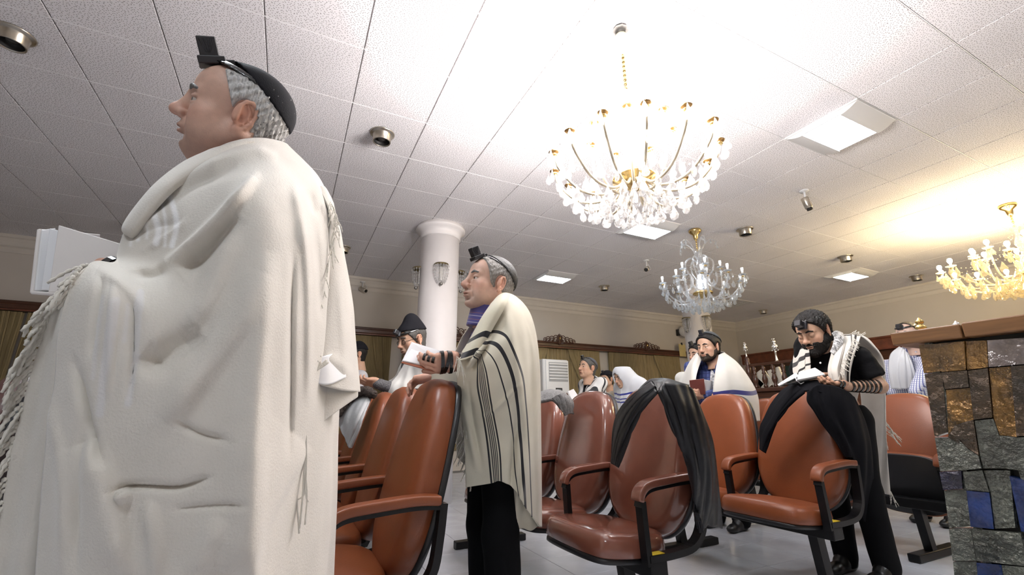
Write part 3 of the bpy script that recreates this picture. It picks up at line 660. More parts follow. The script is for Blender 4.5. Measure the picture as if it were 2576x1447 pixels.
# lower and right-hand rest of the face (outside the frame)
for k in range(6):
    for (z0, z1) in ((.02, .22), (.22, .43)):
        box('glass_block', (-.004, .02, .66-.13*(k+1)+.003, .66-.13*k-.003, z0+.003, z1-.003), [M_gry, M_blue, M_gry][(k+int(z0*9)) % 3], t, bev=.006)
for k, z0 in enumerate((.45, .63, .81, .99)):
    for j in range(4): box('glass_block', (-.004, .02, (.60, .565, .52, .455)[k]-.16*(j+1)+.003, (.60, .565, .52, .455)[k]-.16*j-.003, z0+.003, z0+.172), [M_gry, M_gry, M_amber2, M_amber][k], t, bev=.006)
def fin_small(name, label, p, s, m):
    t = thing(name, label, 'finial', p)
    obj('globes', me_of('globes', lambda b: lathe(b, [(.016*s, 0), (.01*s, .012*s), (.012*s, .02*s), (.03*s, .035*s), (.034*s, .052*s), (.028*s, .066*s), (.014*s, .074*s), (.024*s, .086*s), (.026*s, .10*s), (.014*s, .112*s), (.006*s, .124*s), (0, .13*s)], 20), m), None, t)
    obj('foot', me_of('foot', lambda b: lathe(b, [(.026*s, 0), (.026*s, .006*s), (.012*s, .012*s)], 16), m), None, t)
q_ = on_x(2318, 830, LX+.10); fin_small('torah_finial', 'double-globed gold scroll finial on the lectern top, left', (q_.x, q_.y, 1.206), .46, M_gold)
p = on_z(2398, 820, 1.209); fin_small('torah_finial', 'small pale gold finial on the lectern top beside the black box', (LX+.30, .70, 1.209), .45, M_silver)
t = thing('small_case', 'small black case lying on the lectern top', 'case', (LX+.25, .715, 1.209)); box('case_body', (-.03, .03, -.022, .022, 0, .02), M_dark, t, bev=.004); box('case_lid', (-.028, .028, -.02, .02, .02, .027), M_black, t, bev=.003)
# ------------------------------------------------------------------ linked waiting-room chairs
M_lea = mat('tan_leatherette', (.215, .058, .020), .36, bump=.12, bscale=160, var=.12, vscale=5, spec=.5)
M_lea2 = mat('brown_vinyl_wrapped', (.21, .074, .048), .2, bump=.10, bscale=14, var=.15, vscale=5, coat=.7)
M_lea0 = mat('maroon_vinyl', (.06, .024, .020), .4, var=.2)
M_shell = mat('seat_shell', (.012, .012, .014), .35)
def pad(name, outline, thick, puff, m, inset=.03):
    """upholstered pad: outline = list of (u,v); front is +w, puffed. returns mesh in u,v,w"""
    n = len(outline); cu = sum(p[0] for p in outline)/n; cv = sum(p[1] for p in outline)/n; bm = bmesh.new(); rings = []
    for s, w_ in ((.97, -thick*.5), (1., -thick*.42), (1.0, -thick*.05), (.985, thick*.22), (.94, thick*.46), (.86, thick*.56), (.6, thick*.58+puff*.6), (.3, thick*.58+puff)):
        rings.append([bm.verts.new((cu+(u-cu)*s, cv+(v-cv)*s, w_)) for u, v in outline])
    for a, b in zip(rings, rings[1:]):
        for k in range(n): bm.faces.new((a[k], a[(k+1) % n], b[(k+1) % n], b[k]))
    bm.faces.new(rings[0][::-1]); bm.faces.new(rings[-1]); return bm
def sm_outline(pts, m=5):
    P = [Vector((a, b, 0)) for a, b in pts]; n = len(P); out = []
    for i in range(n):
        a, b, c, d = P[(i-1) % n], P[i], P[(i+1) % n], P[(i+2) % n]
        for k in range(m):
            t = k/m; q = .5*((2*b)+(c-a)*t+(2*a-5*b+4*c-d)*t*t+(3*b-a-3*c+d)*t**3); out.append((q.x, q.y))
    return out
BACK = sm_outline([(-.11, -.01), (-.20, .05), (-.255, .16), (-.263, .30), (-.245, .46), (-.208, .60), (-.14, .68), (0, .705), (.14, .68), (.208, .60), (.245, .46), (.263, .30), (.255, .16), (.20, .05), (.11, -.01), (0, -.022)])
SEAT = sm_outline([(-.25, .06), (-.26, .20), (-.235, .33), (-.16, .39), (0, .405), (.16, .39), (.235, .33), (.26, .20), (.25, .06), (.19, .0), (0, -.015), (-.19, .0)])
def back_mtx():   # u -> -y.. , v -> up along tilted back, w -> front (-x)
    tilt = math.radians(13.5)
    up = Vector((math.sin(tilt), 0, math.cos(tilt))); fr = Vector((-math.cos(tilt), 0, math.sin(tilt))); u = up.cross(fr)
    M = Matrix((u, up, fr)).transposed().to_4x4(); M.translation = Vector((.26, 0, .415)); return M
def seat_mtx(up=False):
    a = math.radians(5) if not up else math.radians(82)
    v = Vector((math.cos(a), 0, -math.sin(a))); w_ = Vector((math.sin(a), 0, math.cos(a))); u = v.cross(w_)
    M = Matrix((u, v, w_)).transposed().to_4x4(); M.translation = Vector((-.16, 0, .435)) if not up else Vector((.16, 0, .655)); return M
def make_chair(label, leather, folded=False):
    t = thing('chair', label, 'chair', (0, 0, 0), 0, 'linked hall chairs with curved arms')
    bm = pad('backrest', BACK, .085, .012, leather); bmesh.ops.transform(bm, matrix=back_mtx(), verts=bm.verts)
    b_ = obj('backrest', bm, leather, t, smooth=True)
    bm = pad('back_shell', [(u*1.02, v*1.012-.004) for u, v in BACK], .03, 0, M_shell); M_ = back_mtx(); M_ = M_ @ Matrix.Translation((0, 0, -.048)); bmesh.ops.transform(bm, matrix=M_, verts=bm.verts); obj('back_shell', bm, M_shell, t, smooth=True)
    bm = pad('seat', SEAT, .085, .012, leather); bmesh.ops.transform(bm, matrix=seat_mtx(folded), verts=bm.verts); obj('seat', bm, leather, t, smooth=True)
    bm = pad('seat_pan', [(u*.96, v*.97) for u, v in SEAT], .03, 0, M_shell); bmesh.ops.transform(bm, matrix=seat_mtx(folded) @ Matrix.Translation((0, 0, -.05)), verts=bm.verts); obj('seat_pan', bm, M_shell, t, smooth=True)
    # upright and bracket
    bm = bmesh.new(); ribbon(bm, [(.17, 0, .36), (.27, 0, .37), (.31, 0, .45), (.37, 0, .75)], .10, .022, up=(1, 0, 0)); obj('back_bracket', bm, M_black, t)
    return t
def make_arm(t, y, leather):
    """arm on the -y side of a chair: padded rest, steel post and J-shaped lower bar"""
    pts = catmull([(.365, y, .675), (.28, y, .68), (.15, y, .672), (.06, y, .662), (.018, y, .638), (.002, y, .600)], 5)
    bm = bmesh.new(); ribbon(bm, pts, .060, .032); bmesh.ops.recalc_face_normals(bm, faces=bm.faces[:]); a = obj('armrest', bm, leather, t); mods(a, bevel=.012, seg=3)
    for p in a.data.polygons: p.use_smooth = True
    bm = bmesh.new(); ribbon(bm, [(p.x+.004, p.y, p.z-.022) for p in pts], .042, .014); obj('arm_plate', bm, M_black, t)
    bm = bmesh.new(); ribbon(bm, [(.018, y, .6), (.022, y, .50), (.03, y, .36)], .040, .026, up=(1, 0, 0)); obj('arm_post', bm, M_black, t)
    bm = bmesh.new(); ribbon(bm, catmull([(.03, y, .385), (.16, y, .385), (.28, y, .40), (.345, y, .46), (.365, y, .56), (.375, y, .665)], 5), .045, .026); obj('arm_bar', bm, M_black, t)
PITCH_Y = .57; Y0 = 1.59
LABS = {}
def lab(k, j): return LABS.get((k, j))
def row(k, x, js, leather, legs, labels, folded=(), beam_label='', skew=0.):
    y_end = Y0+PITCH_Y*(max(js)+1)
    for j in js:
        t = make_chair(labels[j], leather, j in folded)
        t.location = (x, Y0+PITCH_Y*(j+.5), 0)
        make_arm(t, -PITCH_Y/2, leather)
        if j == max(js): make_arm(t, PITCH_Y/2, leather)
        if (k, j) in ((2, 0), (3, 0)):
            box('yellow_sticker', (.045, .11, -PITCH_Y/2-.018, -PITCH_Y/2+.018, .3985, .4005), mat('sticker_yellow', (.75, .55, .03), .5), t)
    b_ = thing('support_rail', beam_label, 'chair frame', (x, 0, 0), 0, 'black beams under the chair rows')
    box('cross_bar', (.03, .12, Y0-.02, y_end+.02, .31, .375), M_black, b_, bev=.006)
    for y in legs:
        bm = bmesh.new(); ribbon(bm, [(.08, y, .33), (.10, y, .18), (.12, y, .045)], .05, .06, up=(1, 0, 0)); obj('leg', bm, M_black, b_)
        box('foot', (-.12, .46, y-.035, y+.035, .002, .05), M_black, b_, bev=.006)
        for s in (-.10, .44): box('glide', (s-.02, s+.02, y-.025, y+.025, -.001, .006), M_dark, b_)
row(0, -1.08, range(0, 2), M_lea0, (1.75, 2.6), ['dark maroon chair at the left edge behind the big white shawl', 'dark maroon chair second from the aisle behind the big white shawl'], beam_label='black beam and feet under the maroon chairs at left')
row(1, .14, range(0, 5), M_lea, (1.78, 3.0, 4.2), ['tan chair with the second standing man resting his book hand on it', 'tan chair second from the aisle in the row behind the white shawl', 'tan chair third from the aisle beside the hanging grey jacket', 'tan chair fourth from the aisle under the grey jacket with brown fur', 'tan chair at the far end behind the white shawl hem'], beam_label='black beam and feet under the tan chairs behind the white shawl')
row(2, 1.36, range(0, 3), M_lea2, (1.80, 3.5), ['plastic-wrapped brown chair with the black leather coat over its back', 'shiny brown chair left of the one with the black coat', 'shiny brown chair with a grey knitted garment on its back'], beam_label='black beam and feet under the plastic-wrapped brown chairs')
row(3, 2.60, range(0, 2), M_lea, (1.70, 2.72), ['tan chair in front of the bearded young man, black jacket on it', 'tan chair below the seated man in blue checked shirt'], beam_label='black beam and feet under the tan chairs before the bearded young man')
row(4, 3.95, range(0, 3), M_lea, (1.80, 3.1), ['tan chair with its seat tipped up beside the glass lectern', 'tan chair hidden behind the bearded young man', 'tan chair peeping out between the two chairs before the young man'], folded=(0, 1), beam_label='black beam with long foot by the glass lectern')
# ------------------------------------------------------------------ sculpting kit: signed distance fields meshed into one smooth surface
class Field:
    def __init__(s, lo, hi, h):
        s.lo = np.array(lo, float); s.h = h; s.n = np.maximum(4, np.ceil((np.array(hi)-s.lo)/h).astype(int)+1)
        s.f = np.full(tuple(s.n), .06, np.float32)
        s.ax = [s.lo[i]+h*np.arange(s.n[i]) for i in range(3)]
    def sl(s, lo, hi):
        a = np.clip(np.floor((np.array(lo)-s.lo)/s.h).astype(int), 0, s.n); b = np.clip(np.ceil((np.array(hi)-s.lo)/s.h).astype(int)+1, 0, s.n)
        if (b <= a).any(): return None
        S = tuple(slice(a[i], b[i]) for i in range(3))
        X = s.ax[0][S[0]][:, None, None]; Y = s.ax[1][S[1]][None, :, None]; Z = s.ax[2][S[2]][None, None, :]
        return S, X, Y, Z
    def _comb(s, S, d, k, op):
        f = s.f[S]
        if op == 'u':
            if k > 0:
                h = np.clip(.5+.5*(f-d)/k, 0, 1); r = f*(1-h)+d*h-k*h*(1-h)
            else: r = np.minimum(f, d)
        elif op == 's':
            if k > 0:
                h = np.clip(.5-.5*(f+d)/k, 0, 1); r = f*(1-h)-d*h+k*h*(1-h)
            else: r = np.maximum(f, -d)
        else: r = np.maximum(f, d)
        s.f[S] = r
    def ell(s, c, r, k=.01, op='u', R=None, infl=0.):
        c = np.array(c, float); r = np.array(r, float)+infl; m = r.max()+k+2*s.h+.004
        q = s.sl(c-m, c+m)
        if q is None: return
        S, X, Y, Z = q; x, y, z = X-c[0], Y-c[1], Z-c[2]
        if R is not None:
            R = np.array(R).T
            x, y, z = R[0, 0]*x+R[0, 1]*y+R[0, 2]*z, R[1, 0]*x+R[1, 1]*y+R[1, 2]*z, R[2, 0]*x+R[2, 1]*y+R[2, 2]*z
        k0 = np.sqrt((x/r[0])**2+(y/r[1])**2+(z/r[2])**2); k1 = np.sqrt((x/r[0]**2)**2+(y/r[1]**2)**2+(z/r[2]**2)**2)+1e-9
        s._comb(S, k0*(k0-1)/k1, k, op)
    def cone(s, a, b, r1, r2, k=.01, op='u', infl=0., flat=None):
        """tapered capsule"""
        a = np.array(a, float); b = np.array(b, float); r1 += infl; r2 += infl
        m = max(r1, r2)+k+2*s.h+.004; q = s.sl(np.minimum(a, b)-m, np.maximum(a, b)+m)
        if q is None: return
        S, X, Y, Z = q; d = b-a; L2 = d@d+1e-12
        t = np.clip(((X-a[0])*d[0]+(Y-a[1])*d[1]+(Z-a[2])*d[2])/L2, 0, 1)
        D = np.sqrt((X-a[0]-t*d[0])**2+(Y-a[1]-t*d[1])**2+(Z-a[2]-t*d[2])**2)-(r1+(r2-r1)*t)
        s._comb(S, D, k, op)
    def rbox(s, c, half, r, k=.01, op='u', R=None):
        c = np.array(c, float); half = np.array(half, float); m = np.linalg.norm(half)+r+k+2*s.h
        q = s.sl(c-m, c+m)
        if q is None: return
        S, X, Y, Z = q; x, y, z = X-c[0], Y-c[1], Z-c[2]
        if R is not None:
            R = np.array(R).T
            x, y, z = R[0, 0]*x+R[0, 1]*y+R[0, 2]*z, R[1, 0]*x+R[1, 1]*y+R[1, 2]*z, R[2, 0]*x+R[2, 1]*y+R[2, 2]*z
        x, y, z = np.abs(x)-half[0]+r, np.abs(y)-half[1]+r, np.abs(z)-half[2]+r
        s._comb(S, np.sqrt(np.maximum(x, 0)**2+np.maximum(y, 0)**2+np.maximum(z, 0)**2)+np.minimum(np.maximum(x, np.maximum(y, z)), 0)-r, k, op)
    def plane(s, n, c, op='i', k=0.):
        """keep n.p < c"""
        n = np.array(n, float); n /= np.linalg.norm(n)
        d = n[0]*s.ax[0][:, None, None]+n[1]*s.ax[1][None, :, None]+n[2]*s.ax[2][None, None, :]-c
        s.f = np.maximum(s.f, d.astype(np.float32)) if op == 'i' else np.minimum(s.f, d.astype(np.float32))
    def noise(s, amp, freq, seed=0, oct=5, stretch=(1, 1, 1)):
        r = np.random.default_rng(seed); X, Y, Z = np.ix_(*s.ax); w_ = np.zeros(tuple(s.n), np.float32)
        for i in range(oct):
            k = r.normal(size=3)*freq*(1+.5*i)*np.array(stretch); w_ += (np.sin(k[0]*X+k[1]*Y+k[2]*Z+r.uniform(0, 6))/(1+.3*i)).astype(np.float32)
        s.f += amp*w_/oct**.5
    def add(s, fn):
        X, Y, Z = np.ix_(*s.ax); s.f = s.f+fn(X, Y, Z).astype(np.float32)
    def mesh(s):
        f = s.f.copy(); f[0] = f[-1] = .05; f[:, 0] = f[:, -1] = .05; f[:, :, 0] = f[:, :, -1] = .05
        g = f < 0; nc = tuple(s.n-1); acc = np.zeros(nc+(3,), np.float32); cnt = np.zeros(nc, np.float32); edges = []
        for a in range(3):
            sl0 = [slice(None)]*3; sl1 = [slice(None)]*3; sl0[a] = slice(0, -1); sl1[a] = slice(1, None)
            f0, f1 = f[tuple(sl0)], f[tuple(sl1)]; I = np.argwhere((f0 < 0) != (f1 < 0))
            v0 = f0[tuple(I.T)]; v1 = f1[tuple(I.T)]; t = v0/(v0-v1)
            P = I.astype(np.float32); P[:, a] += t; b, c = (a+1) % 3, (a+2) % 3
            quad = []
            for db, dc in ((0, 0), (-1, 0), (-1, -1), (0, -1)):
                J = I.copy(); J[:, b] += db; J[:, c] += dc; quad.append(J)
                np.add.at(acc, tuple(J.T), P); np.add.at(cnt, tuple(J.T), 1)
            edges.append((quad, v0 < 0))
        idx = -np.ones(nc, np.int64); A = np.argwhere(cnt > 0); idx[tuple(A.T)] = np.arange(len(A))
        V = acc[tuple(A.T)]/cnt[tuple(A.T)][:, None]*s.h+s.lo
        Q = []
        for quad, neg in edges:
            q = np.stack([idx[tuple(J.T)] for J in quad], 1); q[~neg] = q[~neg][:, ::-1]; Q.append(q)
        Q = np.concatenate(Q)
        return V.astype(np.float64), Q
def vsmooth(V, Q, it=2, lam=.5):
    E = np.concatenate([Q[:, [0, 1]], Q[:, [1, 2]], Q[:, [2, 3]], Q[:, [3, 0]]])
    for _ in range(it):
        S = np.zeros_like(V); c = np.zeros(len(V)); np.add.at(S, E[:, 0], V[E[:, 1]]); np.add.at(c, E[:, 0], 1); np.add.at(S, E[:, 1], V[E[:, 0]]); np.add.at(c, E[:, 1], 1)
        V = V+lam*(S/np.maximum(c, 1)[:, None]-V)
    return V
def xf(V, M): return V @ np.array(M)[:3, :3].T+np.array(M)[:3, 3]
def color_attr(me, C):
    a = me.color_attributes.new('Col', 'FLOAT_COLOR', 'POINT'); a.data.foreach_set('color', np.concatenate([C, np.ones((len(C), 1))], 1).astype(np.float32).ravel())
def sm_obj(name, V, Q, m, parent=None, C=None):
    me = np_mesh(name, V, Q)
    if C is not None: color_attr(me, C)
    return obj(name, me, m, parent, smooth=True)
M_skin = mat('skin', (.5, .3, .2), .48, attr='Col', bump=.12, bscale=420, spec=.4, var=.08, vscale=60, sss=.06)
M_hair = {}
def hair_mat(key, col, rough=.5, bump=.9, sc=(260, 260, 30)):
    if key not in M_hair: M_hair[key] = mat('hair_'+key, col, rough, bump=bump, bscale=1., var=.45, vscale=1., stretch=sc, spec=.25)
    return M_hair[key]
M_eyew = mat('eye_white', (.75, .70, .66), .15, coat=.5); M_iris = mat('iris', (.03, .015, .008), .1, coat=.8)
M_felt = mat('black_felt', (.008, .008, .011), .85, bump=.2, bscale=300, spec=.2); M_boxb = mat('tefillin_black', (.012, .012, .017), .38, coat=.3); M_strap = mat('strap_leather', (.008, .008, .008), .25, coat=.4)
SK = {'fair': (.62, .40, .30), 'ruddy': (.62, .395, .305), 'olive': (.54, .335, .23), 'pale': (.66, .46, .37), 'tan': (.50, .31, .215)}
def head_sdf(F, p):
    """head field in head space: +x face, +y its left, +z up; chin near z=-.118, crown near +.118"""
    jw = p.get('jaw', 1.); ft = p.get('fat', 0.); nose = p.get('nose', 1.)
    F.ell((-.018, 0, .036), (.100, .077, .086), .02); F.ell((.040, 0, .04), (.052, .062, .060), .03)
    F.ell((.036, 0, -.028), (.056, .060+ft*.3, .070), .03); F.ell((.030, 0, -.070), (.054, (.050+ft)*jw, .042), .03)
    for s in (-1, 1):
        F.cone((-.012, s*(.060+ft*.4), -.05), (.052, s*.028*jw, -.096), .018+ft*.6, .017+ft*.3, .03)
        F.ell((.058, s*.044, -.022), (.026, .022+ft*.2, .02+ft*.2), .022)
        F.ell((.05, s*.046, -.058), (.022+ft, .014+ft, .026+ft), .03)
        F.cone((.088, s*.010, .023), (.074, s*.043, .024), .0085, .009, .014)
    F.ell((.074, 0, -.100), (.022, .022+ft*.3, .019), .022)
    if ft > .004: F.ell((.03, 0, -.115), (.045, .04+ft, .03+ft*1.2), .03)      # heavy under-chin
    for s in (-1, 1): F.ell((.105, s*.0325, .004), (.0255, .021, .0145), .012, 's')
    F.cone((.091, 0, .020), (.109, 0, -.020), .0085, .0105*nose, .012); F.ell((.108+.006*nose, 0, -.029), (.0145*nose, .0150*nose, .0130*nose), .009)
    for s in (-1, 1):
        F.ell((.103, s*.0145*nose, -.035), (.0125, .0085*nose, .0095), .008)
        F.ell((.108, s*.0085, -.0425), (.006, .0045, .005), .003, 's')
        F.cone((.096, s*.022, -.038), (.080, s*.036, -.078), .003, .003, .012, 's')
    F.ell((.088, 0, -.062), (.017, .027, .016), .016)
    F.ell((.0985, 0, -.0625), (.0105, .023, .0055), .005); F.ell((.0965, 0, -.0755), (.0105, .020, .0065), .005)
    op = p.get('mouth', .0016); F.ell((.108, 0, -.0690), (.016, .0235, op), .003, 's')
    F.ell((.095, 0, -.088), (.012, .02, .006), .012, 's')
    for s in (-1, 1):   # lids around the eyeball
        F.ell((.0795, s*.032, .0095), (.0135, .0175, .0072), .004); F.ell((.0795, s*.032, -.0065), (.0125, .0165, .0055), .004)
        if p.get('closed'): F.ell((.0805, s*.032, .002), (.0145, .0170, .010), .003)
        if p.get('bags'): F.ell((.079, s*.033, -.015), (.010, .014, .007), .006)
    for s in (-1, 1):   # ear: plate, rim, inner fold, tragus, lobe
        R = np.array(Matrix.Rotation(-.16, 3, 'Y') @ Matrix.Rotation(s*.38, 3, 'Z')); e = p.get('ear', 1.0); c = np.array((-.016, s*.0815, -.004))
        E = lambda u, v, w=0.: c + R @ np.array((u*e, s*w, v*e))
        F.ell(E(-.002, 0, -.003), (.0155*e, .0035, .029*e), .004, R=R)
        rim = [(.013, -.002), (.013, .016), (.006, .029), (-.006, .033), (-.016, .025), (-.0195, .010), (-.017, -.008), (-.010, -.022), (.0, -.033)]
        for a_, b_ in zip(rim, rim[1:]): F.cone(E(*a_, .003), E(*b_, .003), .0043, .0043, .002)
        inn = [(.000, .022), (-.008, .012), (-.009, -.004), (-.003, -.017), (.006, -.021)]
        for a_, b_ in zip(inn, inn[1:]): F.cone(E(*a_, .001), E(*b_, .001), .0032, .0034, .002)
        F.ell(E(.005, -.006, .001), (.006*e, .007, .009*e), .002, 's', R=R)
        F.ell(E(.013, -.008, .003), (.0055, .005, .0085), .003, R=R); F.ell(E(.004, -.031, .001), (.0085, .005, .0095), .005, R=R); F.ell(E(.012, .0, -.003), (.008, .007, .02), .008, R=R)
    F.cone((-.028, 0, -.05), (-.045, 0, -.19), .054+ft, .060+ft, .03); F.cone((.0, 0, -.09), (-.02, 0, -.19), .040+ft, .050+ft, .03)
def gauss(V, c, r): return np.exp(-(((V-np.array(c))/np.array(r))**2).sum(1))
def make_head(p, h=.0032):
    F = Field((-.135, -.105, -.20), (.145, .105, .135), h); head_sdf(F, p); V, Q = F.mesh(); V = vsmooth(V, Q, 1, .4)
    base = np.array(SK[p.get('skin', 'fair')]); C = np.tile(base, (len(V), 1))
    def tint(c, r, col, a):
        nonlocal C
        w_ = (gauss(V, c, r)*a)[:, None]; C = C*(1-w_)+np.array(col)*w_
    tint((.115, 0, -.03), (.022, .018, .018), base*np.array((1.05, .78, .75)), .7)
    for s in (-1, 1):
        tint((.065, s*.05, -.03), (.03, .02, .022), base*np.array((1.08, .85, .82)), .7); tint((-.014, s*.085, -.004), (.03, .012, .04), base*np.array((1.08, .8, .74)), .8)
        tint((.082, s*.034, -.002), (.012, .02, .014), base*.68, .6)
    tint((.105, 0, -.069), (.014, .023, .011), base*np.array((.80, .52, .50)), .85)
    if p.get('stubble'): 
        for s in (-1, 0, 1): tint((.06, s*.035, -.09), (.04, .035, .035), np.array(p['stubble']), .55)
        tint((.10, 0, -.054), (.02, .03, .008), np.array(p['stubble']), .5)
    for s in (-1, 1): tint((.098, s*.0095, -.043), (.006, .005, .006), base*.15, .9)
    tint((.104, 0, -.0695), (.012, .02, .0022), base*.2, .9)
    return V, Q, C
def shell_head(F, infl):
    """smooth skull used for hair, caps and straps"""
    F.ell((-.018, 0, .036), (.100, .077, .086), .02, infl=infl); F.ell((.040, 0, .04), (.052, .062, .060), .03, infl=infl)
    F.ell((-.03, 0, -.045), (.062, .060, .060), .03, infl=infl)
def mk(F, m, it=1):
    V, Q = F.mesh()
    return (vsmooth(V, Q, it, .5), Q, m)
def hair_parts(p, h=.0036):
    """returns list of (name, V, Q, material) in head space"""
    out = []; lo, hi = (-.15, -.12, -.16), (.15, .12, .18+p.get('cap_high', 0))
    if p.get('hair'):
        F = Field(lo, hi, h); shell_head(F, p.get('hair_t', .008)); F.noise(.0022*p.get('messy', 1.), 210, 3, 6, (1.4, 1.4, .5))
        for n, c in p['hair']: F.plane(n, c)
        for s in (-1, 1): F.ell((-.014, s*.088, -.004), (.028, .028, .042), .004, 's')
        out.append(('hair',)+mk(F, p['hair_m']))
    if p.get('beard'):
        t = p['beard']; F = Field(lo, hi, h)
        F.ell((.036, 0, -.035), (.056, .060, .066), .03, infl=t*.6); F.ell((.030, 0, -.074), (.054, .052, .045), .03, infl=t)
        for s in (-1, 1): F.cone((-.012, s*.060, -.045), (.052, s*.03, -.096), .018, .018, .03, infl=t*.8); F.cone((-.004, s*.066, .0), (-.012, s*.062, -.05), .012, .016, .01, infl=t*.6)
        F.ell((.078, 0, -.102-t*.5), (.024, .024, .020), .022, infl=t*1.1)
        F.noise(.002, 240, 5, 6); F.plane((.34, 0, .94), p.get('beard_top', -.022)+.0); F.plane((-1, 0, -.35), .045)
        F.ell((.112, 0, -.058), (.03, .026, .026), .006, 's')
        out.append(('beard',)+mk(F, p['beard_m']))
        F = Field(lo, hi, h*.8)
        for s in (-1, 1): F.cone((.104, s*.003, -.052), (.088, s*.030, -.064), .005+t*.25, .004+t*.2, .008); F.cone((.088, s*.030, -.064), (.080, s*.032, -.085), .005+t*.3, .006+t*.4, .008)
        F.ell((.098, 0, -.088), (.010, .014, .008), .006)
        F.noise(.001, 300, 6, 5); out.append(('moustache',)+mk(F, p['beard_m']))
    bm_ = p.get('brow_m', p.get('hair_m'))
    if bm_ is not None:
        F = Field((.04, -.07, 0), (.12, .07, .05), .0022)
        for s in (-1, 1):
            F.cone((.0965, s*.012, .0255), (.0940, s*.029, .0315), .0044, .0050, .004); F.cone((.0940, s*.029, .0315), (.0825, s*.050, .0265), .0052, .0034, .004)
        F.noise(.0009, 500, 2, 5); out.append(('eyebrows',)+mk(F, bm_, 0))
    if p.get('cap'):
        n, c, t = p['cap']; F = Field(lo, hi, h); shell_head(F, p.get('hair_t', .008)*.6+t)
        if p.get('cap_high'): F.ell((-.03, 0, .06), (.085, .07, .085+p['cap_high']), .03)
        n = np.array(n, float); n /= np.linalg.norm(n); F.plane(-n, -c); out.append(('skullcap',)+mk(F, p.get('cap_m', M_felt), 1))
    if p.get('strap'):
        n, c, w_ = p['strap']; F = Field(lo, hi, .003); shell_head(F, p.get('hair_t', .004)*.7+.005); n = np.array(n, float); n /= np.linalg.norm(n)
        F.plane(n, c+w_/2); F.plane(-n, -(c-w_/2)); out.append(('head_strap',)+mk(F, M_strap, 0))
    return out
def eyes_mesh(closed=False, look=(1, 0, -.05)):
    bm = bmesh.new()
    for s in (-1, 1):
        q = Vector(look).to_track_quat('Z', 'Y').to_matrix().to_4x4(); q.translation = Vector((.0775, s*.032, .0025))
        lathe(bm, [(0, .0128), (.0035, .01235), (.0058, .0115), (.0095, .0086), (.0125, .003), (.0125, -.003), (.009, -.009), (0, -.0128)], 18, M=q, cap=False)
    bm.faces.ensure_lookup_table(); me = bpy.data.meshes.new('eyes'); bm.to_mesh(me); bm.free(); me.materials.append(M_eyew); me.materials.append(M_iris)
    for i, f in enumerate(me.polygons): f.material_index = 1 if (i % (18*7)) < 36 else 0; f.use_smooth = True
    return me
def tef_box(parent, M, s=1.):
    """two-step black box with a lug at the back, its base at the origin of M"""
    box_ = lambda d, b: bx(bm, *[x*s for x in d], bev=b*s, seg=1)
    bm = bmesh.new(); box_((-.022, .030, -.026, .026, .0, .016), .002)
    o = obj('tefillin_base', bm, M_boxb, parent); o.matrix_local = M
    bm = bmesh.new(); box_((-.012, .024, -.0185, .0185, .016, .056), .002); o2 = obj('tefillin_box', bm, M_boxb, o)
    bm = bmesh.new(); box_((-.040, -.020, -.017, .017, .001, .011), .002)
    o3 = obj('tefillin_lug', bm, M_boxb, o)
    bm = bmesh.new()     # raised three-pronged letter on the side
    for sg in (-1, 1):
        y = sg*.0187*s
        for a, b in (((-.006, .05), (.004, .024)), ((.002, .05), (.004, .024)), ((.010, .05), (.006, .024)), ((.018, .05), (.010, .024))):
            tube(bm, [(a[0]*s, y, a[1]*s), (b[0]*s, y, b[1]*s)], .0016*s, 5)
    obj('raised_letter', bm, M_boxb, o); return o
FING = [(-.030, .078, .9), (-.010, .086, 1.), (.011, .080, .95), (.030, .062, .8)]
def hand_mesh(curl=(.4, .4, .4, .4), thumb=(.5, .4), spread=.06, h=.0026, skin='fair', size=1., side=1):
    """hand space: fingers along +x, palm facing -z, thumb on +y*side; wrist at origin"""
    F = Field((-.06, -.075, -.085), (.205, .085, .06), h)
    F.rbox((.048, 0, 0), (.044, .040, .013), .012, .012); F.cone((-.05, 0, 0), (.01, 0, 0), .027, .027, .02); F.ell((.02, .026*side, -.010), (.032, .018, .016), .014); F.ell((.03, -.030*side, -.008), (.035, .014, .015), .012)
    for i, (y, L, w_) in enumerate(FING):
        y = -y*side; c = curl[i]; p = np.array((.086 if i in (1, 2) else .080, y*.92, .002)); a = 0.; sp = -spread*(i-1.5)*side*-1
        r = .0092*w_+.0006
        for q, (f, ca) in enumerate(((.46, c*.9), (.30, c*1.1), (.24, c*.8))):
            a += ca; d = np.array((math.cos(a)*math.cos(sp), math.sin(sp), -math.sin(a))); e = p+d*L*f
            F.cone(p, e, r-.0007*q, r-.0007*(q+1)-.0002, .004); F.ell(p, (r*1.07,)*3, .004); p = e
    p = np.array((.022, .030*side, -.010)); a = thumb[0]; b = thumb[1]
    for q, L in enumerate((.040, .034, .026)):
        d = np.array((math.cos(a)*math.cos(b), math.sin(a)*math.cos(b)*side, -math.sin(b))); e = p+d*L; F.cone(p, e, .0125-.001*q, .0115-.0012*q, .007); p = e; a *= .72; b += .12
    V, Q = F.mesh(); V = vsmooth(V, Q, 1, .4)*size; base = np.array(SK[skin]); C = np.tile(base*np.array((1.02, .93, .9)), (len(V), 1))
    return V, Q, C
def join_parts(L):
    Vs, Qs, Cs, n = [], [], [], 0
    for V, Q, C in L: Vs.append(V); Qs.append(Q+n); Cs.append(C); n += len(V)
    return np.concatenate(Vs), np.concatenate(Qs), np.concatenate(Cs)
def hand_frame(wrist, tip_dir, palm_dir):
    """matrix: x = finger direction, -z = palm direction"""
    x = Vector(tip_dir).normalized(); z = -(Vector(palm_dir)-x*Vector(palm_dir).dot(x)).normalized(); y = z.cross(x)
    M = Matrix((x, y, z)).transposed().to_4x4(); M.translation = Vector(wrist); return M
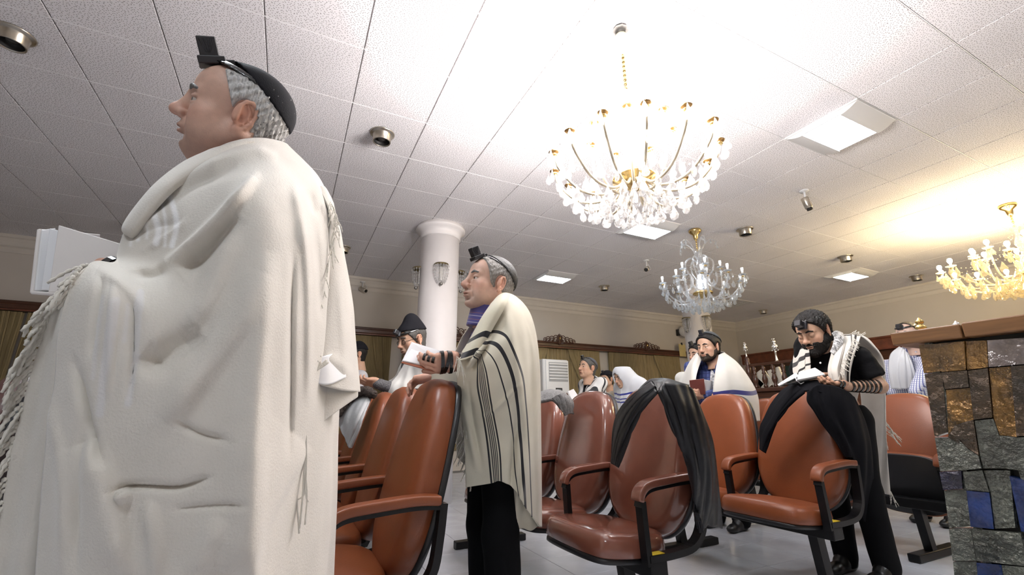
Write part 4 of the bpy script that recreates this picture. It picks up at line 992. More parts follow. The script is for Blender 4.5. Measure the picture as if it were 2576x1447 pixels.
def limb_prims(F, J, infl=0., k=.03, arms=True, legs=True, torso=True, fat=0., thin=1., sleeve=1.):
    """J: joints in person space (+x forward, +y left)"""
    if torso:
        pe, ch, nk = np.array(J['pelvis']), np.array(J['chest']), np.array(J['neck'])
        F.ell(pe, (.115+fat, .165+fat*.7, .13), k, infl=infl); F.ell((pe+ch)/2, (.11+fat*1.2, .155+fat, .17), .06, infl=infl); F.ell(ch, (.115+fat*.6, .175+fat*.3, .17), .05, infl=infl)
        for s in 'LR': F.cone(nk-np.array((0, 0, .06)), J['sh'+s], .06, .056, .05, infl=infl)
        F.cone(ch, nk, .08, .056, .04, infl=infl)
    for s in 'LR':
        if arms:
            F.cone(J['sh'+s], J['el'+s], .054*thin, .042*thin, k, infl=infl)
            e = np.array(J['el'+s]); w_ = np.array(J['wr'+s]); F.cone(e, e+(w_-e)*sleeve, .042*thin, .042*thin+(.027-.042)*sleeve*thin, .02, infl=infl)
        if legs:
            F.cone(J['hip'+s], J['kn'+s], .088, .058, k, infl=infl); F.cone(J['kn'+s], J['an'+s], .056, .040, .02, infl=infl)
def bounds(J, m=.22):
    P = np.array(list(J.values())); return P.min(0)-m, P.max(0)+m
def shoe(bm_parent, J, s, m, rzv=0.):
    a = np.array(J['an'+s]); F = Field(a+np.array((-.13, -.09, -.12)), a+np.array((.25, .09, .07)), .007); z = a[2]-.045
    F.ell((a[0]-.02, a[1], z), (.065, .038, .05), .02); F.cone((a[0], a[1], z), (a[0]+.14, a[1], z-.012), .045, .036, .02); F.ell((a[0]+.16, a[1], z-.014), (.055, .040, .030), .02); F.cone((a[0]-.01, a[1], a[2]+.02), (a[0]+.06, a[1], a[2]-.03), .046, .046, .02); F.plane((0, 0, -1), -(a[2]-.088))
    V, Q = F.mesh(); return sm_obj('shoe', V, Q, m, bm_parent)
def stand(h=1.72, lean=0., arms=None):
    """default standing joints, scaled"""
    s = h/1.75; J = {'pelvis': (0, 0, .95), 'chest': (.0+lean*.30, 0, 1.27), 'neck': (.0+lean*.50, 0, 1.47),
         'shL': (lean*.44, .185, 1.42), 'shR': (lean*.44, -.185, 1.42), 'elL': (.02+lean*.3, .235, 1.12), 'elR': (.02+lean*.3, -.235, 1.12), 'wrL': (.22+lean*.3, .16, 1.08), 'wrR': (.22+lean*.3, -.16, 1.08),
         'hipL': (0, .09, .90), 'hipR': (0, -.09, .90), 'knL': (.02, .10, .49), 'knR': (.02, -.10, .49), 'anL': (-.01, .11, .088/ s), 'anR': (-.01, -.11, .088/s)}
    if arms: J.update(arms)
    return {k: tuple(np.array(v)*s) for k, v in J.items()}
def stripe_mat(name, base, col, n, stops, scale=1., off=0., uv=False, rough=.8, bump=.12, weave=0.):
    """woven cloth with stripes across direction n (object space) or along U: stops = [(start, end)] in metres / UV units"""
    M = mat(name, base, rough, bump=bump, bscale=350, var=.06, vscale=9, sheen=.25, weave=weave)
    nt = M.node_tree; N = nt.nodes; L = nt.links; B = N['Principled BSDF']
    tc = N.new('ShaderNodeTexCoord')
    if uv:
        sx = N.new('ShaderNodeSeparateXYZ'); L.new(tc.outputs['UV'], sx.inputs[0]); val = sx.outputs[0]
    else:
        d = N.new('ShaderNodeVectorMath'); d.operation = 'DOT_PRODUCT'; L.new(tc.outputs['Object'], d.inputs[0]); d.inputs[1].default_value = n; val = d.outputs['Value']
    mr = N.new('ShaderNodeMapRange'); mr.inputs[1].default_value = off; mr.inputs[2].default_value = off+scale; L.new(val, mr.inputs[0])
    r = N.new('ShaderNodeValToRGB'); r.color_ramp.interpolation = 'CONSTANT'; e = r.color_ramp.elements
    e[0].position = 0; e[0].color = (*base, 1)
    while len(e) > 1: e.remove(e[-1])
    for s in stops:
        a, b = s[:2]; c = s[2] if len(s) > 2 else col
        x = e.new(a); x.color = (*c, 1); x = e.new(b); x.color = (*base, 1)
    L.new(mr.outputs[0], r.inputs[0])
    mxs = [l for l in nt.links if l.to_node == B and l.to_socket.name == 'Base Color']
    mixn = mxs[0].from_node; L.new(r.outputs[0], mixn.inputs[6]); return M
def band(bm, c, axis, r, w, th=.002, sx=1., n=26, up=None):
    """flat strap wrapped once round an axis; sx squashes the second direction"""
    a = Vector(axis).normalized(); u = (Vector(up)-a*Vector(up).dot(a)).normalized() if up is not None else a.orthogonal().normalized(); v = a.cross(u)
    M = Matrix((u, v*sx, a)).transposed().to_4x4(); M.translation = Vector(c)
    lathe(bm, [(r-.001, 0), (r+th, .0004), (r+th, w-.0004), (r-.001, w)], n, M=M, cap=False)
def fringe(name, pts, dirn, L, m, parent, n, r=.0016, seed=0, twist=True, jitter=.35):
    """tassel cords hanging from points along a polyline"""
    rd = random.Random(seed); P = catmull(pts, 10); bm = bmesh.new(); d0 = Vector(dirn)
    for k in range(n):
        q = P[int(k/(n-1)*(len(P)-1))]; l = L*rd.uniform(.75, 1.15); d = (d0+Vector((rd.uniform(-jitter, jitter), rd.uniform(-jitter, jitter), rd.uniform(-.2, .2)))).normalized()
        a = q+d*l*.5+Vector((rd.uniform(-1, 1), rd.uniform(-1, 1), 0))*l*.08; b = q+d*l+Vector((0, 0, -l*.15))
        c = catmull([q, a, b], 7)
        tube(bm, c, [r*(1+.45*math.sin(i*2.2)) for i in range(len(c))] if twist else r, 5)
    o = obj(name, bm, m, parent, smooth=True); o['kind'] = 'stuff'; return o
def loft(cols, nu=60, nv=80, world=True, par=None):
    """cols: list of polylines (3D points); smooth grid through them -> (nu,nv,3)"""
    R = []
    for c in cols:
        c = [Vector(p) for p in c]; d = np.array([[*p] for p in catmull(c, 12)]); s = np.concatenate([[0], np.cumsum(np.linalg.norm(np.diff(d, axis=0), axis=1))]); s /= s[-1]
        t = np.linspace(0, 1, nv); R.append(np.stack([np.interp(t, s, d[:, i]) for i in range(3)], 1))
    R = np.array(R); n = len(R); P = np.concatenate([2*R[:1]-R[1:2], R, 2*R[-1:]-R[-2:-1]]); u = np.linspace(0, n-1-1e-6, nu); out = []
    for x in u:
        i = int(x); t = x-i; a, b, c, d = P[i], P[i+1], P[i+2], P[i+3]
        out.append(.5*((2*b)+(c-a)*t+(2*a-5*b+4*c-d)*t*t+(3*b-a-3*c+d)*t**3))
    return np.array(out), u/(n-1)
def add_uv(me, nu, nv, us):
    uv = me.uv_layers.new(name='UVMap'); li = np.zeros(len(me.loops), np.int32); me.loops.foreach_get('vertex_index', li)
    U = np.repeat(np.asarray(us), nv)[li]; Vv = np.tile(np.linspace(0, 1, nv), nu)[li]; uv.data.foreach_set('uv', np.stack([U, Vv], 1).astype(np.float32).ravel())
def to_px(P):
    d = np.asarray(P)-np.array(CAM); z = d @ np.array(FW); return np.stack([1288+F_PX*(d @ np.array(RT))/z, 723.5-F_PX*(d @ np.array(UP))/z], -1)
def fold(P, creases, view):
    """push cloth points along -view (towards the side the folds face) by ridges / steps drawn as polylines in projected coordinates of the cloth"""
    X = to_px(P); D = np.zeros(P.shape[:-1])
    for cr in creases:
        pl, wd, amp = cr[:3]; step = len(cr) > 3 and cr[3] == 'step'
        pl = np.array([(a.x, a.y) for a in catmull([(p[0], p[1], 0) for p in pl], 6)]); best = np.full(D.shape, 1e9); sg = np.zeros(D.shape); tt = np.zeros(D.shape); m = len(pl)-1
        for i in range(m):
            a, b = pl[i], pl[i+1]; d = b-a; L2 = d@d+1e-9; t = np.clip(((X-a)@d)/L2, 0, 1); q = X-a-t[..., None]*d; l = np.sqrt((q**2).sum(-1)); u = l < best
            best = np.where(u, l, best); sg = np.where(u, np.sign(d[0]*q[..., 1]-d[1]*q[..., 0]), sg); tt = np.where(u, (i+t)/m, tt)
        tap = np.clip(np.minimum(tt, 1-tt)*4, 0, 1)**.7; tap = .15+.85*tap if not step else tap
        if step:
            wd2 = cr[4] if len(cr) > 4 else wd*6
            s = best*sg; D += amp*tap*(1/(1+np.exp(-s/wd)))*np.exp(-(np.maximum(s, 0)/wd2)**2)
        else: D += amp*tap*np.exp(-(best/wd)**2)
    return P+D[..., None]*np.array(view)
# ------------------------------------------------------------------ people
M_trB = mat('black_trousers', (.004, .004, .005), .85, bump=.1, bscale=200, spec=.15); M_shoe = mat('black_shoe', (.01, .01, .011), .35)
M_trG = mat('grey_trousers', (.16, .155, .15), .8, bump=.1, bscale=200)
M_wool = mat('cream_wool', (.655, .615, .555), .9, bump=.28, bscale=260, var=.05, vscale=14, sheen=.3)
M_cord = mat('cream_cord', (.68, .645, .58), .9, bump=.3, bscale=300)
class Person:
    def __init__(s, label, loc, rz, J, hp, hpos, hrot=(0, 0, 0), hands=(), h=.012, limb=None, name='person'):
        s.root = thing(name, label, 'person', loc, rz); s.M = Matrix.Translation(loc) @ Matrix.Rotation(rz, 4, 'Z'); s.I = s.M.inverted(); s.J = J; s.hp = hp
        hpos = hpos if len(hpos) == 3 and not isinstance(hpos, list) else tuple(s.I @ at(*hpos))
        s.H = Matrix.Translation(hpos) @ Matrix.Rotation(hrot[2], 4, 'Z') @ Matrix.Rotation(hrot[1], 4, 'Y') @ Matrix.Rotation(hrot[0], 4, 'X') @ Matrix.Scale(hp.get('size', 1.), 4)
        V, Q, C = make_head(hp, hp.get('res', .0036)); L = [(xf(V, s.H), Q, C)]
        lo, hi = bounds(J); F = Field(lo, hi, h); limb_prims(F, J, **(limb or {})); nk = np.array(J['neck']); hb = np.array(s.H @ Vector((-.035, 0, -.12))); F.cone(nk-np.array((0, 0, .03)), hb, .058, .052, .03)
        V, Q = F.mesh(); L.append((V, Q, np.tile(np.array(SK[hp.get('skin', 'fair')]), (len(V), 1))))
        for hd in hands: V, Q, C = hand_mesh(**{'skin': hp.get('skin', 'fair'), **hd[1]}); L.append((xf(V, hd[0]), Q, C))
        V, Q, C = join_parts(L); s.body = sm_obj('body', V, Q, M_skin, s.root, C)
        for nm, V, Q, m_ in hair_parts(hp, hp.get('hres', .004)): o = sm_obj(nm, V, Q, m_, s.root); o.matrix_local = s.H
        e = obj('eyes', eyes_mesh(look=hp.get('look', (1, .25, -.02))), None, s.root); e.matrix_local = s.H
        if hp.get('tef'): tef_box(s.root, s.H @ hp['tef'], hp.get('tef_s', 1.))
    def loc(s, P):   # world -> person space
        P = np.asarray(P); return (P.reshape(-1, 3) @ np.array(s.I)[:3, :3].T+np.array(s.I)[:3, 3]).reshape(P.shape)
    def garment(s, name, m, infl, h=.012, cut=(), noise=(.004, 22), seed=1, **kw):
        lo, hi = bounds(s.J, .25); F = Field(lo, hi, h); limb_prims(F, s.J, infl=infl, **kw)
        if noise: F.noise(noise[0], noise[1], seed, 5, (1, 1, .7))
        for n, c in cut: F.plane(n, c)
        V, Q = F.mesh(); V = vsmooth(V, Q, 1, .5); return sm_obj(name, V, Q, m, s.root)
    def trousers(s, m, infl=.018, h=.013, pelvis=True):
        J = s.J; lo, hi = bounds(J, .25); F = Field(lo, hi, h); limb_prims(F, J, infl=infl, arms=False, torso=False)
        if pelvis: F.ell(J['pelvis'], (.115, .165, .13), .04, infl=infl-.004)
        for q in 'LR': a = np.array(J['an'+q]); F.cone(np.array(J['kn'+q]), a+np.array((.02, 0, -.05)), .062+infl*.5, .058, .03)
        F.noise(.004, 22, 2, 5, (1, 1, .7)); F.plane((0, 0, 1), J['pelvis'][2]+.07); F.plane((0, 0, -1), -.022); V, Q = F.mesh(); V = vsmooth(V, Q, 1, .5); return sm_obj('trousers', V, Q, m, s.root)
    def shoes(s, m):
        for q in 'LR': shoe(s.root, s.J, q, m)
    def cloth(s, name, P, us, m, thick=.004, closed=False):
        me = grid_mesh(name, s.loc(P)); 
        if us is not None and not closed: add_uv(me, P.shape[0], P.shape[1], us)
        o = obj(name, me, m, s.root, smooth=True)
        if thick: mods(o, solid=thick)
        return o
    def fr(s, name, pts, dirn, L, m, n, **kw):
        return fringe(name, [tuple(p) for p in s.loc(np.array([tuple(q) for q in pts]))], (s.I.to_3x3() @ Vector(dirn)), L, m, s.root, n, **kw)
def yp(px, py, y): return on_y(px, py, y)
def cols_y(cols): return [[on_y(*p) for p in c] for c in cols]
def cols_d(cols): return [[at(*p) for p in c] for c in cols]
# --- the big standing man in white, nearest the camera
H_white = hair_mat('white', (.62, .61, .60)); H_grey = hair_mat('grey', (.22, .21, .205)); H_black = hair_mat('black', (.012, .010, .009)); H_dkgrey = hair_mat('dark_grey', (.09, .085, .08))
J1 = stand(1.72); J1 = stand(1.80); J1.update({'neck': (-.02, 0, 1.51), 'chest': (-.03, 0, 1.28), 'shL': (-.03, .145, 1.385), 'shR': (-.03, -.17, 1.40), 'elL': (.0, .215, 1.12), 'wrL': (.105, .165, 1.165), 'elR': (.0, -.24, 1.14), 'wrR': (.06, -.12, 1.20)})
hp1 = dict(skin='ruddy', fat=.011, jaw=1.08, nose=1.1, bags=True, res=.0026, hres=.003, stubble=(.40, .27, .22), hair=[((.93, 0, -.36), .006), ((0, 0, 1), .092), ((0, 0, -1), .085)], hair_m=H_white, brow_m=H_grey, hair_t=.0085, messy=2.2,
           cap=((-.62, 0, .785), .080, .007), cap_high=0., strap=((-.30, 0, .95), .089, .013), tef=Matrix.Translation((.064, 0, .099)) @ Matrix.Rotation(.42, 4, 'Y'), tef_s=1.1, ear=1.18, mouth=.003, size=1.04)
book_axis = (.9, 0, .3)
p1 = Person('big man in cream wool shawl and black skullcap, nearest, holding a white open book', (-.185, 1.20, 0), PI, J1, hp1, (.022, .0, 1.700), (-.40, -.05, .17),
            hands=[(hand_frame(J1['wrL'], (.75, -.25, .45), (-.1, -1, .2)), dict(curl=(.5, .5, .55, .6), side=1, skin='ruddy')), (hand_frame(J1['wrR'], (.75, .25, .45), (.1, 1, .2)), dict(curl=(.5, .5, .55, .6), side=-1, skin='ruddy'))], limb=dict(fat=.05))
p1.garment('shirt', mat('white_shirt', (.7, .7, .72), .8), .012, .014, [((0, 0, 1), 1.44), ((0, 0, -1), -.86)], legs=False, fat=.05, sleeve=.5); p1.trousers(M_trB); p1.shoes(M_shoe)
C1 = [
 [(196, 690, .82), (172, 740, .815), (150, 850, .82), (143, 966, .83), (124, 1102, .84), (112, 1215, .85), (92, 1447, .86)],
 [(238, 661, .85), (225, 740, .785), (215, 900, .775), (205, 1100, .785), (190, 1447, .80)],
 [(284, 663, .87), (295, 745, .765), (300, 900, .755), (297, 1100, .765), (290, 1447, .785)],
 [(297, 640, .94), (335, 692, .83), (365, 790, .76), (378, 950, .745), (385, 1150, .75), (380, 1447, .77)],
 [(312, 590, .955), (380, 640, .89), (425, 720, .79), (450, 850, .745), (455, 1000, .735), (460, 1200, .745), (460, 1447, .765)],
 [(338, 530, .955), (430, 590, .87), (485, 690, .79), (520, 830, .745), (530, 1000, .735), (535, 1200, .74), (540, 1447, .76)],
 [(388, 470, .955), (480, 550, .84), (550, 650, .77), (590, 800, .735), (600, 1000, .73), (605, 1200, .74), (600, 1447, .765)],
 [(452, 416, .96), (540, 510, .82), (610, 620, .755), (645, 800, .73), (650, 1000, .735), (652, 1200, .755), (640, 1447, .78)],
 [(515, 386, .965), (595, 470, .81), (660, 600, .755), (690, 800, .745), (688, 1000, .77), (680, 1200, .80), (668, 1447, .83)],
 [(580, 357, .98), (655, 450, .83), (712, 600, .78), (738, 800, .80), (735, 1000, .84), (728, 1150, .87), (710, 1447, .91)],
 [(640, 347, 1.01), (715, 440, .88), (765, 600, .84), (780, 800, .87), (778, 1000, .91), (770, 1150, .94), (750, 1447, .97)],
 [(690, 352, 1.05), (762, 440, .96), (808, 600, .94), (818, 800, .97), (818, 1000, 1.01), (812, 1200, 1.03), (800, 1447, 1.06)],
 [(722, 364, 1.09), (790, 440, 1.06), (834, 560, 1.05), (848, 700, 1.07), (846, 900, 1.11), (834, 1100, 1.13), (833, 1250, 1.15), (818, 1447, 1.16)],
 [(700, 372, 1.17), (800, 480, 1.22), (835, 700, 1.28), (835, 1000, 1.31), (825, 1447, 1.35)],
 [(600, 370, 1.18), (640, 520, 1.34), (640, 800, 1.42), (640, 1447, 1.45)],
 [(500, 400, 1.14), (470, 560, 1.33), (440, 800, 1.40), (430, 1447, 1.43)],
 [(400, 480, 1.10), (330, 640, 1.24), (300, 800, 1.28), (280, 1447, 1.32)]]
DY = .09
def yq(q): return on_y(q[0], q[1], q[2]+DY)
def ext(c, dz=.30):   # let the cloth run on below the frame
    w_ = [yq(p) for p in c]; d = w_[-1]-w_[-2]; d.normalize(); w_.append(w_[-1]+Vector((d.x*.3, d.y*.3, -dz))); return w_
P, us = loft([ext(c) for c in C1], 300, 260)
cre = [
 ([(420, 668), (480, 625), (540, 570), (592, 512), (640, 450)], 13, 0.0290), ([(330, 690), (380, 692), (425, 672)], 12, -0.0203), ([(455, 690), (510, 640), (560, 590), (600, 540)], 22, -0.0290),
 ([(250, 680), (290, 700), (330, 735), (360, 790)], 16, 0.0116), ([(590, 560), (560, 660), (520, 760), (470, 830)], 24, 0.0174), ([(505, 830), (450, 870), (395, 905), (360, 880)], 36, -0.0290),
 ([(660, 690), (610, 800), (540, 900), (470, 990), (420, 1060)], 30, 0.0188), ([(700, 640), (680, 800), (668, 950), (655, 1150), (640, 1447)], 7, 0.0174, 'step', 60),
 ([(735, 640), (730, 800), (728, 1000), (722, 1150)], 9, -0.0203), ([(760, 560), (772, 700), (775, 850), (772, 1010)], 10, 0.0174), ([(790, 560), (800, 680), (805, 800)], 9, -0.0174), ([(740, 470), (756, 560), (762, 640)], 14, 0.0145), ([(775, 480), (790, 540)], 10, -0.0145),
 ([(245, 1100), (285, 1200), (315, 1330), (340, 1447)], 9, 0.0290, 'step', 80), ([(190, 900), (215, 1000), (235, 1090), (270, 1180)], 12, -0.0174), ([(285, 1235), (345, 1222), (450, 1225), (530, 1200)], 9, -0.0145), ([(300, 1250), (330, 1238)], 14, 0.0159), ([(440, 1280), (540, 1270), (630, 1265)], 8, -0.0072),
 ([(440, 1050), (500, 1090), (580, 1110)], 10, -0.0087), ([(260, 700), (245, 800), (235, 900)], 10, -0.0101), ([(290, 720), (285, 820), (278, 1000)], 8, 0.0072), ([(340, 760), (335, 880), (330, 1010)], 10, -0.0087), ([(130, 1000), (165, 1200), (160, 1447)], 16, 0.0116), ([(215, 1050), (205, 1200), (195, 1447)], 14, -0.0116), ([(375, 1260), (390, 1350), (400, 1447)], 18, 0.0130), ([(560, 1300), (520, 1380), (500, 1447)], 26, 0.0116),
 ([(350, 545), (420, 500), (500, 455), (600, 420)], 16, -0.0174), ([(470, 450), (560, 405), (640, 385), (700, 395)], 14, 0.0174), ([(330, 600), (390, 570), (450, 560)], 9, -0.0087), ([(360, 640), (420, 600), (470, 560)], 9, 0.0087),
 ([(785, 1133), (753, 1172), (711, 1246), (676, 1320), (650, 1400), (640, 1450)], 3, .022, 'step', 110)]
P = fold(P, cre, (0, -1, 0))
for k_, f_, a_ in ((1, 11., .0035), (2, 19., .0018)):     # soft wander of heavy cloth
    P[..., 1] += a_*np.sin(P[..., 0]*f_+1.3*k_+np.sin(P[..., 2]*f_*.6))*np.cos(P[..., 2]*f_*.5+k_)
def band_uv(M, spec):   # satin and grey bands woven into the cloth, given in UV boxes
    pass
M_shawl1 = mat('cream_wool_shawl', (.80, .755, .66), .9, bump=.28, bscale=260, var=.05, vscale=14, sheen=.3, attr='Col')
def px_bands(o, bands):
    me = o.data; n = len(me.vertices); co = np.zeros(n*3); me.vertices.foreach_get('co', co); W = xf(co.reshape(-1, 3), p1.M); X = to_px(W); C = np.tile(np.array((.655, .615, .555)), (n, 1))
    for pl, wd, col, a in bands:
        pl = np.array([(q.x, q.y) for q in catmull([(p[0], p[1], 0) for p in pl], 6)]); best = np.full(n, 1e9)
        for i in range(len(pl)-1):
            A, B = pl[i], pl[i+1]; d = B-A; t = np.clip(((X-A)@d)/(d@d+1e-9), 0, 1); best = np.minimum(best, np.linalg.norm(X-A-t[:, None]*d, axis=1))
        w_ = (a/(1+np.exp((best-wd)/1.2)))[:, None]; C = C*(1-w_)+np.array(col)*w_
    color_attr(me, C)
sh1 = p1.cloth('prayer_shawl', P, us, M_shawl1, .005)
WH = (.93, .92, .92); GR = (.68, .66, .66)
px_bands(sh1, [([(345, 560), (352, 580), (350, 605)], 5, WH, .8), ([(366, 545), (374, 580), (372, 600)], 3, WH, .8), ([(388, 530), (402, 580), (396, 612)], 8, WH, .9), ([(410, 515), (420, 560), (418, 620)], 4, WH, .8), ([(432, 500), (448, 560), (436, 620)], 7, WH, .9),
              ([(330, 580), (333, 600), (331, 620)], 3, WH, .6), ([(262, 750), (250, 830), (238, 950)], 6, GR, .55), ([(290, 760), (275, 860), (262, 960), (255, 1040)], 10, GR, .7), ([(318, 770), (312, 860)], 5, GR, .5), ([(352, 740), (345, 850), (335, 950), (325, 1015)], 10, GR, .75)])
# rolled collar edge from the nape to the chest
Cc = [[(512, 388, .985), (455, 416, .975), (388, 470, .97), (338, 528, .965), (311, 572, .96), (318, 592, .96)], [(530, 378, .965), (464, 410, .955), (394, 464, .945), (345, 524, .94), (318, 572, .935), (321, 592, .94)],
      [(565, 368, .955), (485, 412, .93), (410, 466, .92), (358, 525, .92), (328, 573, .925), (325, 594, .935)], [(610, 358, .97), (515, 408, .925), (430, 466, .91), (374, 526, .91), (340, 575, .92), (330, 598, .935)],
      [(640, 356, .985), (540, 412, .935), (448, 470, .92), (388, 530, .92), (350, 580, .93), (336, 602, .95)]]
P, us = loft([[yq(q) for q in c] for c in Cc], 40, 90); p1.cloth('shawl_collar', P, us, M_wool, .006)
# lower sheet behind with the knotted fringe on its edge
edge = [(205, 690, .90), (150, 735, .90), (128, 775, .90), (105, 850, .91), (80, 927, .92), (50, 1050, .93), (25, 1150, .93), (3, 1290, .94), (-25, 1447, .95)]
Cb = [edge, [(240, 690, .87), (215, 750, .88), (190, 850, .89), (170, 1000, .90), (140, 1200, .91), (100, 1447, .92)], [(290, 690, .90), (300, 850, .93), (290, 1100, .95), (250, 1447, .97)], [(340, 690, .96), (380, 850, 1.), (380, 1100, 1.02), (380, 1447, 1.03)]]
P, us = loft([ext(c) for c in Cb], 50, 110); P[..., 1] += .008*np.sin(us*19)[:, None]; p1.cloth('lower_sheet', P, us, M_wool, .005)
E3 = [yq(q) for q in edge]
p1.fr('fringe', E3[:], (-.30, -.2, -.92), .055, M_cord, 62, r=.0027, seed=4, jitter=.14)
p1.fr('wrist_fringe', [yq(q) for q in ((238, 662, .86), (215, 666, .84), (196, 680, .82), (180, 705, .81))], (-.5, -.2, -.85), .05, M_cord, 9, r=.0026, seed=9)
# hanging corner thrown over the shoulder, behind
Cp = [[(800, 470, 1.02), (830, 540, .99), (820, 640, .975), (795, 760, .965), (783, 850, .955), (780, 962, .95)], [(815, 470, 1.04), (847, 560, 1.01), (842, 700, .99), (828, 850, .975), (824, 974, .965)], [(828, 490, 1.08), (857, 590, 1.06), (866, 720, 1.04), (868, 860, 1.03), (868, 984, 1.02)], [(838, 512, 1.13), (862, 625, 1.14), (886, 760, 1.14), (893, 850, 1.13), (905, 986, 1.12)]]
P, us = loft([[yq(q) for q in c] for c in Cp], 60, 110); P = fold(P, [([(850, 700), (862, 850), (868, 975)], 10, .006), ([(815, 900), (850, 915), (895, 960)], 14, .006), ([(800, 905), (835, 945)], 8, -.006)], (0, -1, 0)); p1.cloth('shoulder_panel', P, us, M_wool, .004)
Cq = [[(768, 880, .985), (769, 980, .985), (771, 1060, .985), (787, 1135, .99)], [(805, 880, 1.0), (806, 980, 1.0), (806, 1030, 1.0), (801, 1075, 1.0)], [(850, 900, 1.03), (852, 980, 1.03), (845, 1036, 1.03)], [(895, 930, 1.10), (899, 990, 1.10), (896, 1000, 1.10)]]
P, us = loft([[yq(q) for q in c] for c in Cq], 40, 60); p1.cloth('panel_hem', P, us, M_wool, .004)
M_satin = mat('white_satin', (.9, .9, .92), .4, bump=.1, bscale=40)
Cs = [[(785, 905, .948), (783, 960, .945)], [(825, 893, .965), (826, 968, .96)], [(858, 885, 1.015), (870, 950, 1.012)]]
P, us = loft([[yq(q) for q in c] for c in Cs], 20, 20); p1.cloth('satin_corner', P, us, M_satin, .003)
p1.fr('panel_fringe', [yq(q) for q in [(832, 508, .985), (848, 560, .985), (832, 640, .965), (806, 720, .955), (795, 790, .95), (784, 870, .945)]], (.12, -.25, -.9), .040, M_cord, 60, r=.0011, seed=5)
bm = bmesh.new()
for k in range(6):
    r_ = random.Random(k); a = [(832-r_.uniform(0, 40), 905+r_.uniform(0, 8), .94), (790, 938, .93), (779, 965, .93), (770, 1010, .925), (768+r_.uniform(-2, 2), 1045, .925), (768+r_.uniform(-4, 4), 1150, .925), (762+r_.uniform(-16, 16), 1240, .925), (755+r_.uniform(-20, 24), 1290+r_.uniform(-30, 60), .925)]
    c = catmull([tuple(q) for q in p1.loc(np.array([tuple(yq(q)) for q in a]))], 8); tube(bm, c, [.0017 if i > 26 else .0024 for i in range(len(c))], 5)
for yk in (985, 1008, 1030, 1048): lathe(bm, [(0, .006), (.005, .003), (.005, -.003), (0, -.006)], 8, M=Matrix.Translation(tuple(p1.loc(np.array(yq((769, yk, .924)))))))
o = obj('corner_tassel', bm, M_cord, p1.root, smooth=True)
# hand strap wound round the left hand
bm = bmesh.new()
hm = hand_frame(J1['wrL'], (.75, -.25, .45), (-.1, -1, .2))
hx = hm.to_3x3() @ Vector((1, 0, 0)); hy = hm.to_3x3() @ Vector((0, 1, 0))
for x_, ry in ((.02, .047), (.038, .048), (.056, .049)): band(bm, hm @ Vector((x_, 0, 0)), hx+hy*.1, ry, .012, .003, .52, up=hy)
obj('hand_strap', bm, M_strap, p1.root)
# head strap knot and tail at the nape
bm = bmesh.new(); tube(bm, catmull([p1.H @ Vector(q) for q in ((-.10, .02, -.03), (-.112, .02, -.06), (-.105, .03, -.10), (-.10, .035, -.14))], 6), .005, 6, flat=.4); tube(bm, catmull([p1.H @ Vector(q) for q in ((-.02, .068, -.105), (-.06, .06, -.10), (-.10, .03, -.10))], 6), .008, 6, flat=.3); obj('strap_tail', bm, M_strap, p1.root, smooth=True)
# open white book in front of him
M_bkw = mat('white_book_cover', (.72, .68, .66), .6, var=.06, vscale=6); M_bkp = mat('white_page_edge', (.74, .74, .76), .7)
bt = thing('book', 'large white open book held by the big man in white', 'book', tuple(yq((125, 735, .98))))
BI = Matrix.Translation(-bt.location)
def plate(name, q, th, m, par):
    q = [Vector(p) for p in q]; n = (q[1]-q[0]).cross(q[3]-q[0]).normalized(); bm = bmesh.new()
    A = [bm.verts.new(BI @ (p+n*th/2)) for p in q]; B = [bm.verts.new(BI @ (p-n*th/2)) for p in q]; bm.faces.new(A); bm.faces.new(B[::-1])
    for i in range(4): bm.faces.new((A[i], B[i], B[(i+1) % 4], A[(i+1) % 4]))
    bmesh.ops.recalc_face_normals(bm, faces=bm.faces[:]); o = obj(name, bm, m, par); mods(o, bevel=.002); return o
plate('near_cover', [yq((124, 738, .965)), yq((150, 568, .985)), yq((330, 622, .955)), yq((290, 745, .945))], .008, M_bkw, bt)
plate('far_cover', [yq((78, 737, .985)), yq((96, 576, 1.005)), yq((250, 590, 1.14)), yq((230, 740, 1.12))], .006, M_bkw, bt)
plate('page_block', [yq((84, 734, .99)), yq((102, 581, 1.01)), yq((138, 576, 1.02)), yq((118, 734, 1.0))], .012, M_bkp, bt)
plate('page_block', [yq((110, 734, .985)), yq((130, 578, 1.0)), yq((300, 622, .985)), yq((270, 740, .97))], .016, M_bkp, bt)
plate('spine', [yq((76, 736, .98)), yq((124, 740, .96)), yq((290, 748, .94)), yq((230, 742, 1.12))], .006, M_bkw, bt)
# --- second standing man, resting his hands on the tan chairs
def jl(M, d):   # world joints -> person space
    I = M.inverted(); return {k: tuple(I @ Vector(v)) for k, v in d.items()}
def glasses(per, s=1., m=None):
    bm = bmesh.new()
    for q in (-1, 1):
        tube(bm, [(.094, q*.032+.021*math.cos(a), -.002+.016*math.sin(a)) for a in [2*PI*k/18 for k in range(19)]], .0017, 5); tube(bm, [(.092, q*.053, .002), (.05, q*.074, .004), (-.01, q*.082, .004)], .0017, 5)
    tube(bm, [(.094, -.011, .0), (.098, 0, .003), (.094, .011, .0)], .0017, 5)
    o = obj('spectacles', bm, m or M_black, per.root, smooth=True); o.matrix_local = per.H
H_lgrey = hair_mat('light_grey', (.33, .31, .29)); H_brown = hair_mat('dark_brown', (.03, .022, .016))
loc2 = (.86, 1.86, 0); M2 = Matrix.Translation(loc2) @ Matrix.Rotation(PI, 4, 'Z')
J2 = stand(1.66); J2.update({'neck': (.07, .05, 1.36), 'chest': (.03, .02, 1.16), 'shL': (.05, .19, 1.29), 'shR': (.05, -.14, 1.30)})
J2.update(jl(M2, {'elL': at(1262, 945, 1.83), 'wrL': at(1150, 912, 1.80), 'elR': at(1180, 950, 2.15), 'wrR': at(1092, 948, 2.16)}))
